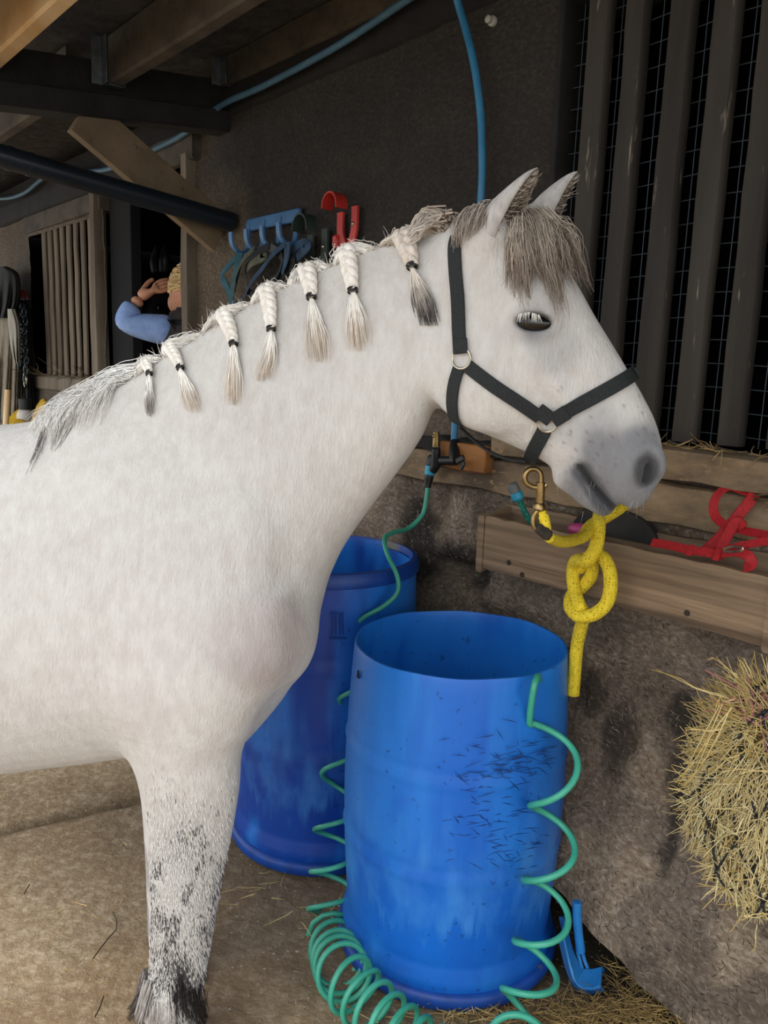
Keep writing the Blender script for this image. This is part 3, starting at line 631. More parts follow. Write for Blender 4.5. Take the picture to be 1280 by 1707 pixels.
for x_ in CRX:
    y_ = float(np.interp(x_, crx[::-1], cry[::-1]))-24
    while y_ < 760 and BV.ray_cast(Vector(CAM), Vector(nrm(ray(x_, y_))))[0] is None: y_ += 2
    CRY.append(y_)
def crest(x): return float(np.interp(x, CRX, CRY))
def crestW(x, up=.0, lat=0.):
    p, n_ = hit(x, crest(x)+3+abs(lat)*120); return p+n_*.003+ZZ*up
M_band = mat('black_rubber_band', '#1d1b1c', rough=.5)
M_plait = mat('plaited_mane', '#f3efe9', '#e2d9ce', scale=110, rough=.55, stretch=(1, 1, .3), bump=.6, bscale=260, lo=.4, hi=.7, spec=.35, bdist=.003)
M_plait2 = mat('plaited_grey_mane', '#e6ddd3', '#b9ac9f', scale=110, rough=.55, stretch=(1, 1, .3), bump=.6, bscale=260, lo=.4, hi=.7, spec=.35, bdist=.003)
def braid(path, tas, x0, x1, wid, col0, col1, ntas=90, spread=(6, 20), m=None, lab=None):
    """path: plait in the photo from its root to the band; tas: tassel run; x0..x1: stretch of crest its hair comes from"""
    m = m or M_plait
    P, Nn = surf(path, .010, 10); n = max(40, int(len(P)*2)); P = rs(P, n); Nn = rs(Nn, n); T = np.gradient(P, axis=0); T /= np.linalg.norm(T, axis=1)[:, None]
    S = np.cross(T, Nn); S /= np.linalg.norm(S, axis=1)[:, None]; Lg = np.linalg.norm(np.diff(P, axis=0), axis=1).sum(); turns = max(1.5, Lg/(wid*2.6))
    mb = MB(); i0 = int(n*.22); P_, N_, S_ = P[i0:], Nn[i0:], S[i0:]; t = np.linspace(0, 1, n-i0); taper = np.interp(t, [0, .15, .6, 1], [.75, 1, .9, .62])
    for k in range(3):
        ph = 2*math.pi*(t*turns*.8+k/3); Q = P_+S_*(wid*.5*np.sin(ph)*taper)[:, None]+N_*(wid*.28*np.sin(2*ph)*taper)[:, None]; mb.tube(Q, wid*.40*taper, 10)
    b = mk('mane_braid', mb, m, horse, ang=180)
    # gathered hair from the crest into the braid
    PP = []; N = 46
    for i in range(N):
        u = (i+.5)/N; xx = (x0+x1)/2*.12+path[0][0]*.0+(x0+(x1-x0)*u)*.88+rng.normal()*1.5; A = crestW(xx, -.002+.003*rng.random(), .010*rng.random()); f = np.clip((u-.5)*2, -1, 1)
        jj = i0+int(rng.random()*n*.15); E = P[jj]+S[jj]*(-f*wid*.55 if (S[jj]@(crestW(x1)-crestW(x0))) < 0 else f*wid*.55)+Nn[jj]*wid*.45*rng.random()
        mid_, mn = hit(xx*.55+path[0][0]*.45, (crest(xx)+5)*.55+(path[0][1]*.6+path[1][1]*.4)*.45); mid_ = mid_+mn*(.007+.005*rng.random()); PP.append(rs(spline([A+H_L*.012-ZZ*.004, A, mid_, E], 5), 10))
    PP = np.array(PP); R = np.interp(np.linspace(0, 1, 10), [0, .2, .7, 1], [.0016, .0030, .0040, .0035])
    hair('gathered_hair', PP, R, col0, col0, b, var=.07)
    fine = np.repeat(PP, 3, 0)+rng.normal(size=(N*3, 1, 3))*.0035+rng.normal(size=(N*3, 10, 3))*.0008; hair('loose_crest_hair', fine, np.linspace(.0009, .0005, 10), col0, col0, b, var=.15)
    q = P[-1]; mb = MB()
    for d in (-.0022, .0022): mb.ring(q+T[-1]*d, T[-1], wid*.40, .0019, 16, 6)
    mk('hair_band', mb, M_band, b)
    PP = []
    for i in range(ntas):
        r_ = rng.normal()*.5; ex = np.clip(r_, -1.2, 1.2); le = .72+.28*rng.random(); pts_ = []
        for k, tt in enumerate((0, .25, .5, .75, 1.)):
            pi = spline(np.array([[x, y, 0] for x, y in tas], float), 8); pc = pi[int(tt*le*(len(pi)-1))]
            sx = ex*np.interp(tt, [0, .3, .75, 1], [spread[0]*.4, spread[0]*1.0, spread[1]*.9, spread[1]*.9])
            p, nn = hit(pc[0]+sx+rng.normal()*.8*tt, pc[1]); pts_.append(p+nn*(.007*(1-tt*.7)+.005*rng.random()))
        PP.append(rs(spline(pts_, 4), 12))
    hair('tassel', PP, np.linspace(.0010, .0003, 12), col0, col1, b, var=.12, split=.55)
    return b
WH, CRM, BEI = '#f3efe9', '#dccdbd', '#b9a794'
braid([(668, 392), (682, 418), (691, 448)], [(692, 452), (704, 492), (716, 548)], 745, 628, .019, '#e4dbd1', '#3a3436', 130, (7, 18), M_plait2)
braid([(578, 404), (586, 445), (592, 488)], [(593, 492), (596, 530), (600, 590)], 628, 552, .0175, WH, CRM, 100, (7, 20))
braid([(508, 434), (518, 466), (523, 499)], [(523, 503), (527, 545), (533, 608)], 552, 478, .0175, WH, CRM, 100, (7, 20))
braid([(445, 468), (452, 508), (456, 552)], [(456, 556), (452, 590), (438, 640)], 478, 418, .016, WH, CRM, 80, (6, 15))
braid([(372, 520), (386, 549), (394, 577)], [(394, 580), (392, 620), (388, 680)], 418, 335, .016, WH, CRM, 90, (6, 15))
braid([(282, 576), (297, 598), (306, 617)], [(306, 620), (313, 645), (324, 690)], 335, 272, .0135, WH, CRM, 70, (5, 14))
braid([(246, 605), (252, 618), (255, 628)], [(255, 631), (252, 660), (252, 698)], 272, 225, .0115, WH, '#8f8580', 60, (4, 8))
# the unbraided end of the mane on the withers
PP = []
for i in range(66):
    u = rng.random()**1.1; x = 242-165*u; y = crest(x)+2*rng.normal(); f = np.interp(x, [75, 150, 240], [.35, .8, 1.]); dy = f*(35+75*rng.random()); dx = -f*(45+95*rng.random())*(1 if x > 110 else .4)
    pts_ = []; bw = 5*rng.normal()
    for tt in (0, .25, .5, .75, 1): p, nn = hit(x+dx*tt**.8+bw*math.sin(tt*5), y+3+dy*tt**1.5); pts_.append(p+nn*(.003+.007*math.sin(tt*3)))
    PP.append(rs(spline(pts_, 4), 14))
lockhair('loose_mane', PP, 10, .006, .0035, np.linspace(.0009, .0002, 14), '#f6f4f1', '#e3dcd7', split=.8, frizz=.0015, var=.08)
PP = []
for i in range(5):
    x = 60+150*rng.random(); y = crest(x); L_ = 60+45*rng.random(); dx = -L_*.55+5*rng.normal(); pts_ = []
    for tt in (0, .3, .6, 1): p, nn = hit(x+dx*tt+4*math.sin(tt*5+i), y+5+L_*tt**1.2); pts_.append(p+nn*.006)
    PP.append(rs(spline(pts_, 4), 12))
lockhair('loose_mane', PP, 4, .003, .002, np.linspace(.0010, .0003, 12), '#8f8886', '#5f5a5a', split=.6)
PP = []
for i in range(150):
    x = 60+690*rng.random(); A = crestW(x, -.004, .006*rng.normal()); l_ = .012+.02*rng.random(); d = nrm(rng.normal(size=3)*.5+ZZ*.9-H_H*.4); PP.append(rs(spline([A, A+d*l_*.5, A+d*l_+rng.normal(size=3)*.005], 3), 6))
hair('flyaway_hair', PP, np.linspace(.0009, .0003, 6), '#d8d0c8', '#b7aca2', horse, var=.2)
# bunch behind the ears and the forelock
PP = []
for i in range(170):
    a = rng.random(); A = crestW(752-8*a, .012-.02*rng.random(), .0)+rng.normal(size=3)*.006; pts_ = [A]
    for q in ((722, 380), (700, 396)): p, nn = hit(q[0]+rng.normal()*5, q[1]-14+26*a+rng.normal()*3); pts_.append(p+nn*(.014+.008*rng.random()))
    p, nn = hit(680+rng.normal()*4, 412+8*a); pts_.append(p+nn*.012); PP.append(rs(spline(pts_, 4), 10))
hair('poll_bunch', PP, np.linspace(.0018, .0012, 10), '#b3a597', '#d4cabf', horse, var=.15)
PP = []
for i in range(34):
    a = rng.random(); x0_ = 832-58*a; y0_ = 346+18*a+2*rng.normal(); pts_ = []; L_ = 28+34*rng.random()
    for tt in (0, .35, .7, 1): p, nn = hit(x0_-L_*.7*tt*(1-.5*a), y0_+L_*(.25*tt+.75*tt*tt)); pts_.append(p+nn*(.004+.008*math.sin(tt*2.8)))
    PP.append(rs(spline(pts_, 4), 10))
lockhair('poll_hair', PP, 8, .004, .002, np.linspace(.0011, .0003, 10), '#d6ccc2', '#a89c92', frizz=.0015)
PP = []
ends = np.array([[850, 520], [858, 482], [872, 515], [888, 525], [905, 480], [918, 548], [938, 550], [944, 505], [955, 480], [970, 492], [984, 512]], float)
for i in range(120):
    u = rng.random(); k = u*(len(ends)-1); k0 = int(min(k, len(ends)-2)); E = ends[k0]+(ends[k0+1]-ends[k0])*(k-k0); le = .45+.6*rng.random()**.8
    S0 = np.array([852+50*u, 384-26*u])+rng.normal(size=2)*4; M1 = S0*.55+E*.45+np.array([-6+16*u, -10]); pts_ = []
    for tt in (0, .2, .4, .6, .8, 1):
        t2 = tt*le; q = (1-t2)**2*S0+2*t2*(1-t2)*M1+t2*t2*E+np.array([3*math.sin(tt*4+i), 0])*tt; p, nn = hit(*q); pts_.append(p+nn*(.004+.013*math.sin(min(1, tt*1.2)*2.6)+.006*rng.random()))
    PP.append(rs(spline(pts_, 4), 14))
lockhair('forelock', PP, 9, .0050, .0022, np.linspace(.0008, .00025, 14), '#c2b6a8', '#8f8073', split=.5, frizz=.0014, var=.2)
# fringe of the ears, lashes, whiskers, feather
PP = []
for (P, R), sg in EARS:
    for i in range(330 if sg < 0 else 200):
        k = 1+(rng.random()**.9)*(len(P)-4); j = int(k); p = P[j]+(P[j+1]-P[j])*(k-j); r_ = R[j]; T, op, sd_ = ear_axes(P, j, sg); f = rng.uniform(-1, 1)
        A = p+sd_*f*r_*.8+op*r_*(-.35+.75*f*f); d = nrm(op*.75-sd_*.5*f+T*.15-L3(0, 0, .15)+rng.normal(size=3)*.22); l_ = r_*(.45+.5*rng.random()); PP.append(toW(rs(spline([A, A+d*l_*.6, A+d*l_+T*.006], 3), 6)))
hair('ear_fringe', PP, np.linspace(.0009, .0003, 6), '#7d7063', '#c3b6a8', horse, var=.25)
PP = []
for i in range(44):
    u = rng.random(); p, nn = hit(864+36*u, 520+9*abs(u-.45)); d = nrm(nn*.55-ZZ*.9+H_H*(.9*(u-.45)+.15*rng.normal())); l_ = .005+.007*rng.random(); PP.append(rs(spline([p, p+d*l_*.5+nn*.001, p+d*l_-ZZ*.002], 3), 6))
hair('eyelashes', PP, np.linspace(.0005, .0002, 6), '#f2efea', '#dcd7d0', horse, var=.05)
PP = []
for i in range(36):
    q = [(975, 815), (1000, 845), (955, 800), (1060, 838), (1085, 820)][i % 5]; p, nn = hit(q[0]+rng.normal()*9, q[1]+rng.normal()*5); d = nrm(nn*.6-ZZ*.9+rng.normal(size=3)*.3); l_ = .012+.016*rng.random(); PP.append(rs(spline([p, p+d*l_*.5, p+d*l_], 3), 5))
hair('whiskers', PP, np.linspace(.0003, .00015, 5), '#a9a4a0', '#8b8683', horse, var=.2)
for (xa, xb, ya, n_, c0_, c1_, ln, dx_) in ((240, 250, 1625, 16, '#8d8684', '#242122', 75, -28), (243, 258, 1645, 12, '#c9c4c0', '#6f6866', 70, -20), (290, 330, 1640, 14, '#2c292a', '#3a3536', 50, 6), (255, 300, 1668, 9, '#d3cdc8', '#a9a09a', 40, 2), (300, 340, 1665, 12, '#3a3636', '#1f1d1e', 45, 10)):
    PP = []
    for i in range(n_):
        x = xa+(xb-xa)*rng.random(); y = ya+14*rng.normal()*.6; pts_ = []
        for tt in (0, .35, .7, 1): p, nn = hit(x+dx_*tt**1.4*(.5+.7*rng.random()), y+ln*tt*(.8+.3*rng.random())); pts_.append(p+nn*(.002+.008*tt))
        PP.append(rs(spline(pts_, 3), 8))
    lockhair('feather', PP, 10, .0035, .0022, np.linspace(.0007, .0002, 8), c0_, c1_, var=.2)
PP = []; CC = []
for i in range(9000):
    y = 1260+440*rng.random()**.8; xl, xr = np.interp(y, [1270, 1400, 1530, 1630, 1690], [236, 247, 252, 248, 250]), np.interp(y, [1270, 1400, 1530, 1630, 1690], [400, 382, 357, 340, 330])
    if rng.random() > sstep(1255, 1420, np.array([y]))[0]: continue
    x = xl+(xr-xl)*rng.random(); p, nn = hit(x, y); d = nrm(-ZZ+nn*.05+H_H*rng.normal(.08, .2)); l_ = rng.uniform(.006, .013); PP.append(np.array([p-nn*.0003, p+d*l_*.35+nn*.0007, p+d*l_*.7+nn*.0008, p+d*l_+nn*.0003]))
    pat = fbm(np.array([[x/26, y/48, 0]]), 3, 88)[0]; bl = max(math.exp(-((x-300)/24)**2-((y-1618-(x-290)*.5)/40)**2), .45*math.exp(-((x-xl)/12)**2)*(y > 1470), .4*math.exp(-((x-xr)/14)**2)*(y > 1430), sstep(1280, 1480, np.array([y]))[0]*.55*float(sstep(.46, .66, np.array([pat]))[0])); CC.append(rng.random() < bl*.95)
PP = np.array(PP); CC = np.array(CC)
hair('leg_hair', PP[CC], np.array([.0003, .0006, .0005, .0001]), '#5a5658', '#454143', horse, var=.3); hair('leg_hair', PP[~CC], np.array([.0003, .0006, .0005, .0001]), '#e4e1de', '#e4e1de', horse, var=.05)
PP = []
for i in range(260):
    A = toW(L3(-1.26, rng.normal()*.012, 1.03+rng.normal()*.02)); l_ = .55+.3*rng.random(); d = toW(L3(-1, rng.normal()*.12, 0))-toW(L3(0, 0, 0)); PP.append(rs(spline([A, A+d*.07-ZZ*.03, A+d*.10-ZZ*l_*.5, A+d*.08-ZZ*l_], 5), 12))
hair('tail', PP, np.linspace(.003, .0008, 12), '#d9d3cd', '#a79d95', horse, var=.15)
# ================================================================== DRUMS
M_drum = mat('blue_drum_plastic', '#0d4fb4', '#d8e0ee', scale=5, rough=.42, bump=.12, bscale=60, stretch=(1, 1, .35), attr='Col')
M_mark = mat('dark_mark', '#0a1430', rough=.7)
def drum(name, cx, cy, r, H, label, dark, belly=.012, rimflange=False, lean=(0, 0)):
    t = thing(name, (cx, cy, 0), label, 'drum', 'blue plastic drums by the wall'); n = 96
    prof = [(r*.0+.001, .012), (r-.02, .012), (r-.004, .03), (r-.001, .06)]
    for z in np.linspace(.08, H-.03, 44):
        b = r-.012+belly*math.sin(math.pi*(z-.08)/(H-.1))
        for z0 in (.29*H/.71, .50*H/.71): b += .0035*math.exp(-((z-z0)/.006)**2)-.002*math.exp(-((z-z0-.012)/.01)**2)
        prof.append((b, z))
    rt = r-.013; prof += [(rt, H-.006), (rt-.002, H), (rt-.007, H), (rt-.009, H-.01)]
    for z in np.linspace(H-.04, .04, 16): prof.append((r-.022+belly*math.sin(math.pi*(z-.04)/(H-.08)), z))
    prof.append((.001, .03))
    mb = MB(); mb.lathe((cx, cy, 0), prof, n); V = np.concatenate(mb.v); q = V-np.array([cx, cy, 0])
    V2 = V.copy(); th = np.arctan2(q[:, 1], q[:, 0]); V2[:, :2] += (q[:, :2]*(.004*np.sin(2*th+dark)*(q[:, 2]/H)**2/r)[:, None]); topm = sstep(H-.03, H-.005, q[:, 2]); V2[:, 2] += topm*(.0012*np.sin(th*3)+.0008*np.sin(th*9+1))
    mb.v = [V2]; o = mk('barrel', mb, M_drum, t, ang=50)
    # wear of the plastic: chalky bloom, scuffs and drips, in the plastic itself
    Q = q; ring = np.stack([np.cos(th)*3, np.sin(th)*3, Q[:, 2]*4], 1)
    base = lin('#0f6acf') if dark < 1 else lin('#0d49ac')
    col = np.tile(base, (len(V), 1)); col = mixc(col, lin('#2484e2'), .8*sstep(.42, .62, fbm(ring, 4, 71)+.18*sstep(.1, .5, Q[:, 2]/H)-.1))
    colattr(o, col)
    mb = MB(); mb.lathe((cx, cy, 0), [(r-.004, .0), (r+.006, .002), (r+.010, .012), (r+.010, .026), (r+.004, .034), (r-.004, .036)], n, closed=True); mk('base_ring', mb, M_drumring, t)
    if rimflange:
        mb = MB(); mb.lathe((cx, cy, 0), [(rt-.010, H-.012), (rt+.002, H-.034), (rt+.012, H-.03), (rt+.014, H-.012), (rt+.006, H+.004), (rt-.006, H+.006)], n, closed=True); mk('rim', mb, M_drumring, t)
    return t
M_drumring = mat('blue_drum_ring', '#0e4aa6', '#0a3a88', scale=20, rough=.45, c3='#6d6a55', s3=9, l3=.6, h3=.72)
def drum_mat(m, lowz):
    """add drips, chalky bloom and fine scratches to the plastic's own colour"""
    nt = m.node_tree; N, L = nt.nodes, nt.links; b = N['Principled BSDF']; src = b.inputs['Base Color'].links[0].from_socket
    tc = N.new('ShaderNodeTexCoord')
    def nz(st, sca, det=5, dis=0.):
        mp = N.new('ShaderNodeMapping'); mp.inputs['Scale'].default_value = st; L.new(tc.outputs['Object'], mp.inputs[0]); n = N.new('ShaderNodeTexNoise'); n.inputs['Scale'].default_value = sca; n.inputs['Detail'].default_value = det; n.inputs['Distortion'].default_value = dis; L.new(mp.outputs[0], n.inputs['Vector']); return n.outputs[0]
    def mr(s, a, bb, c0=0, c1=1):
        r = N.new('ShaderNodeMapRange'); r.inputs[1].default_value = a; r.inputs[2].default_value = bb; r.inputs[3].default_value = c0; r.inputs[4].default_value = c1; L.new(s, r.inputs[0]); return r.outputs[0]
    def mul(a, bb):
        x = N.new('ShaderNodeMath'); x.operation = 'MULTIPLY'; L.new(a, x.inputs[0])
        if hasattr(bb, 'links'): L.new(bb, x.inputs[1])
        else: x.inputs[1].default_value = bb
        return x.outputs[0]
    def mix(f, A, B):
        x = N.new('ShaderNodeMix'); x.data_type = 'RGBA'; L.new(f, x.inputs[0]); L.new(A, x.inputs[6]); x.inputs[7].default_value = B; return x.outputs[2]
    sx = N.new('ShaderNodeSeparateXYZ'); L.new(tc.outputs['Object'], sx.inputs[0]); z = sx.outputs[2]; x_ = sx.outputs[0]
    # chalky band with a dripping lower edge
    ad = N.new('ShaderNodeMath'); ad.operation = 'ADD'; L.new(z, ad.inputs[0]); L.new(mul(mr(nz((1, 1, .1), 26, 4), .3, .7, -.10, .10), 1.), ad.inputs[1])
    ch = mul(mr(ad.outputs[0], lowz-.01, lowz+.035), mr(ad.outputs[0], lowz+.24, lowz+.06)); o = mix(mul(mul(ch, mr(nz((1, 1, .6), 14), .36, .62)), .55), src, c('#4a97e2'))
    o = mix(mul(mr(nz((1, 1, .05), 34, 4), .66, .74), .35), o, c('#0a3a92'))
    o = mix(mul(mr(nz((1, 1, 1), 60, 2), .68, .72), .5), o, c('#0a2f74'))
    # scribbled scratches on the right of the front
    zm = mul(mr(z, .30, .36), mr(z, .56, .50)); xm = mul(mr(x_, -.02, .05), mr(x_, .25, .20)); bl = mr(nz((1, 1, 1), 7, 2), .42, .56)
    s1 = mr(nz((1.2, 1.2, 6), 34, 2, 2.5), .525, .56)
    o = mix(mul(mul(mul(zm, xm), bl), mul(s1, .25)), o, c('#0a2a63'))
    L.new(o, b.inputs['Base Color'])
drum_mat(M_drum, .17)
M_drum_in = M_drum
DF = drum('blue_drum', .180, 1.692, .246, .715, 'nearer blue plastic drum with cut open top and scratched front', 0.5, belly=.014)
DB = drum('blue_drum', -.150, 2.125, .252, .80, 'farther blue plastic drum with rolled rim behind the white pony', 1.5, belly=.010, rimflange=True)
# raised bars moulded into the far drum; dark mark and hole on the near one
def on_drum(px, py, cx, cy, r):
    d = ray(px, py); a = d[0]**2+d[1]**2; b = 2*(d[0]*(-cx)+d[1]*(-cy)); cc = cx*cx+cy*cy-r*r; t = (-b-math.sqrt(max(0, b*b-4*a*cc)))/(2*a); p = CAM+d*t; return p, nrm([p[0]-cx, p[1]-cy, 0])
mb = MB()
for a, b in (((553, 1023), (553, 1058)), ((559, 1023), (559, 1058)), ((566, 1023), (566, 1058)), ((571, 1023), (571, 1058)), ((549, 1064), (577, 1064)), ((550, 1023), (561, 1023)), ((563, 1023), (573, 1023))):
    pa, na = on_drum(*a, -.150, 2.125, .250); pb, nb = on_drum(*b, -.150, 2.125, .250); mb.tube([pa, (pa+pb)/2, pb], .0022, 6)
mk('moulded_bars', mb, M_drumring, DB)
p, n_ = on_drum(597, 1124, .180, 1.692, .243); u_ = nrm(np.cross(ZZ, n_)); mb = MB()
mb.tube([p-u_*.0045-ZZ*.008, p+ZZ*.008], .0022, 6); mb.tube([p+ZZ*.008, p+u_*.0045-ZZ*.008], .0022, 6); mb.tube([p-u_*.002-ZZ*.002, p+u_*.003-ZZ*.002], .002, 6); mk('burnt_mark', mb, M_mark, DF)

mb = MB()
for cx_, cy_, sx_, sy_, n_s in ((840, 1275, 45, 26, 60), (800, 1300, 35, 14, 20), (880, 1262, 28, 18, 30), (815, 1380, 45, 22, 45), (850, 1420, 28, 16, 26)):
    for i in range(n_s):
        x, y = cx_+rng.normal()*sx_, cy_+rng.normal()*sy_; L_ = rng.uniform(8, 34); a_ = rng.choice([-.35, -.25, .15, .9])+rng.normal()*.15; pp_ = []
        for u in (-.5, 0, .5): p, n_ = on_drum(min(x+L_*u*math.cos(a_), 935), y+L_*u*math.sin(a_)*.8+2*u*u, .180, 1.692, .246-.012+.014*math.sin(math.pi*.62)+.0003); pp_.append(p)
        mb.tube(pp_, [.0002, .0008, .0002], 4)
mk('scratch_marks', mb, mat('scratch_dirt', '#0b2a66', rough=.7), DF, kind='stuff')
# ================================================================== HOSES
M_hose = mat('sea_green_hose', '#45ad93', '#379a80', scale=12, rough=.38, sub=.05)
M_hose2 = mat('teal_hose', '#1a8576', '#136b60', scale=60, rough=.4, c3='#7fd0c0', s3=160, l3=.6, h3=.68)
M_conn = mat('black_connector', '#16191c', rough=.45); M_aqua = mat('aqua_collar', '#2f9fc4', rough=.4); M_grey = mat('grey_connector', '#6f7476', rough=.45)
HR = .0062
pts_h = [wp(713, 806, .075), wp(711, 830, .085), wp(704, 858, .10), wp(682, 880, .14)]
pts_h += [dp(655, 888, 2.03), dp(641, 898, 1.99), dp(646, 925, 1.94), dp(662, 960, 1.92), dp(662, 988, 1.91), dp(640, 1010, 1.90), dp(605, 1030, 1.90), dp(592, 1045, 1.93)]
H1 = spline(pts_h, 8)
# left hanging coil, loose at the top, closing towards the floor
def coil(axis, rad, turns, start, hand=1, n=26, tilt=None):
    ax_ = spline(axis, 20); d = np.r_[0, np.cumsum(np.linalg.norm(np.diff(ax_, axis=0), axis=1))]; d /= d[-1]; T_ = turns[-1][1]; m = int(T_*n); th = np.linspace(0, T_, m)
    tpar = np.interp(th, [t[1] for t in turns], [t[0] for t in turns]); P = np.stack([np.interp(tpar, d, ax_[:, k]) for k in range(3)], 1); Tn = np.gradient(ax_, axis=0); Tn /= np.linalg.norm(Tn, axis=1)[:, None]
    for _ in range(12): Tn[1:-1] = (Tn[:-2]+Tn[1:-1]*2+Tn[2:])/4
    Tg = np.stack([np.interp(tpar, d, Tn[:, k]) for k in range(3)], 1); Tg /= np.linalg.norm(Tg, axis=1)[:, None]
    u = np.cross(Tg, np.array([0, 1., 0.])); u /= np.linalg.norm(u, axis=1)[:, None]; v = np.cross(u, Tg); a = start+hand*2*math.pi*th; rr = np.interp(tpar, *zip(*rad)); return P+rr[:, None]*(np.cos(a)[:, None]*u+np.sin(a)[:, None]*v)
AX = [dp(600, 1075, 1.90), dp(590, 1180, 1.87), dp(566, 1300, 1.83), dp(556, 1420, 1.77), dp(552, 1500, 1.73), dp(553, 1560, 1.67), gp(572, 1622, .058), gp(606, 1665, .056), gp(652, 1712, .056), gp(700, 1752, .056), gp(760, 1785, .056)]
def by_height(axis, yt, tail):
    """turn counts at heights of the hanging part, then the given turn count at the end"""
    ax_ = spline(axis, 20); d = np.r_[0, np.cumsum(np.linalg.norm(np.diff(ax_, axis=0), axis=1))]; d /= d[-1]; py = []
    for p in ax_: q_ = RC.T@(p-CAM); py.append(853.5-FPX*q_[1]/-q_[2])
    py = np.maximum.accumulate(np.array(py)); return [(0, 0)]+[(float(np.interp(y, py, d)), t_) for y, t_ in yt]+[(1, tail)]
C1 = coil(AX, [(0, .034), (.15, .040), (.3, .048), (.5, .054), (.62, .054), (1, .054)], by_height(AX, [(1175, 1), (1300, 2), (1360, 2.6), (1425, 3.5), (1492, 4.5), (1545, 5.5), (1590, 6.8)], 17.5), math.radians(160), -1)
# right coil, out of the drum over its rim and down to the floor
top = dp(896, 1131, 1.485)
AXR = [dp(912, 1190, 1.455), dp(925, 1290, 1.445), dp(921, 1370, 1.44), dp(915, 1450, 1.43), dp(905, 1540, 1.42), dp(888, 1620, 1.40), gp(868, 1700, .06), gp(850, 1760, .06), gp(815, 1790, .06)]
C2 = coil(AXR, [(0, .044), (.6, .048), (1, .050)], by_height(AXR, [(1205, .1), (1345, 1), (1470, 2), (1578, 3), (1660, 4)], 6.3), math.radians(180), -1)
inside = [dp(905, 1290, 1.66), dp(903, 1180, 1.60), dp(899, 1140, 1.535), top+ZZ*.004, dp(889, 1150, 1.46)]
t = thing('coil_hose', gp(640, 1690), 'sea green coiled hose spiralling from the wall tap around the nearer drum', 'hose')
full = np.concatenate([spline(np.concatenate([H1[-3:], C1[6:9]]), 6)])
mb = MB(); P_ = np.concatenate([H1[:-3], full[:-1], C1[9:]]); mb.tube(P_, HR, 9); mk('hose_coil', mb, M_hose, t, ang=180)
mb = MB(); P_ = np.concatenate([spline(np.concatenate([np.array(inside), C2[3:5]]), 6)[:-1], C2[5:]]); mb.tube(P_, HR*1.08, 9); mk('hose_coil', mb, M_hose, t, ang=180)
mb = MB(); e0, e1 = P_[-1], C1[-1]; mb.tube(spline([P_[-2], e0, (e0+e1)/2+np.array([0, -.08, 0]), e1, C1[-2]], 8), HR, 9); mk('hose_run', mb, M_hose, t, ang=180)
ax = nrm(wp(722, 758, .06)-wp(713, 806, .075)); b0 = wp(713, 806, .075)
mb = MB(); mb.lathe(b0, [(.0075, -.012), (.0105, -.010), (.0105, .006), (.0125, .010), (.0125, .022), (.001, .022)], 16, ax); mk('connector', mb, M_conn, t)
mb = MB(); mb.lathe(b0+ax*.022, [(.0125, 0), (.0145, .002), (.0145, .024), (.0125, .026), (.001, .026)], 16, ax); mk('collar', mb, M_aqua, t)
mb = MB(); mb.lathe(b0+ax*.048, [(.0125, 0), (.0145, .002), (.0145, .022), (.010, .030), (.001, .030)], 16, ax); mk('connector', mb, M_conn, t)
# second, short hose end over the trough
q0, q1 = wp(853, 808, .16), wp(868, 838, .145); ax = nrm(q1-q0)
t = thing('garden_hose', wp(885, 872, .1), 'short teal hose end with a grey and blue connector above the trough', 'hose')
mb = MB(); mb.lathe(q0, [(.008, -.004), (.0125, 0), (.0135, .012), (.0125, .020), (.001, .020)], 16, ax); mk('connector', mb, M_grey, t)
mb = MB(); mb.lathe(q0+ax*.018, [(.011, 0), (.0145, .003), (.0145, .016), (.009, .022), (.001, .022)], 16, ax); mk('collar', mb, M_aqua, t)
mb = MB(); mb.tube(spline([q0+ax*.035, wp(877, 858, .125), wp(890, 876, .10), wp(905, 890, .085), W(-1.15, .08, .86)], 8), .0072, 10); mk('hose', mb, M_hose2, t, ang=180)

# ================================================================== WATER PIPE, TAP AND BLOCK
t = thing('water_pipe', wp(757, 740, .03), 'blue water pipe running down the wall behind the pony to the tap', 'pipe')
mb = MB(); mb.tube(spline([wp(*q, n) for q, n in (((748, -60), .09), ((762, 0), .06), ((775, 45), .045), ((788, 97), .04), ((798, 160), .035), ((803, 230), .035), ((801, 340), .035), ((780, 520), .035), ((760, 690), .04), ((757, 745), .045))], 8), .0095, 12); mk('pipe_tube', mb, M_blue_pipe, t, ang=180)
s0, z1 = wsz(733, 742, .06); s1, z0 = wsz(808, 792, .06)
mb = MB(); mb.wbox(s0, s1, .026, .062, z0+.002, z1+.012, .004); M_blk = mat('oak_block', '#a9713c', '#8a5a2e', scale=9, stretch=(.5, .5, 2), rough=.7, bump=.2); r = mk('tap_block', mb, M_blk, loc=W((s0+s1)/2, .03, z0)); tag(r, 'orange brown wooden block behind the black tap on the wall', 'block')
t = thing('wall_tap', wp(752, 768, .07), 'black tap fitting on a wooden block under the blue pipe', 'tap')
M_brass = mat('dull_brass', '#9a8250', '#6f5f3c', scale=40, rough=.35, metallic=.9)
mb = MB(); mb.tube([wp(758, 738, .05), wp(757, 752, .07), wp(757, 768, .08)], [.013, .014, .013], 14); mb.tube([wp(760, 768, .08), wp(735, 768, .082)], .012, 14); mb.tube([wp(727, 748, .082), wp(727, 775, .08), wp(722, 784, .078)], [.012, .0135, .012], 14); mk('tap_body', mb, M_conn, t)
mb = MB(); mb.box(wp(767, 766, .092), nrm(WE+ZZ*.5)*.016, WN*.004, nrm(ZZ-WE*.5)*.008, .003); mb.box(wp(771, 776, .092), nrm(WE*.6+ZZ)*.012, WN*.003, nrm(ZZ*.6-WE)*.006, .002); mk('tap_handle', mb, M_conn, t)
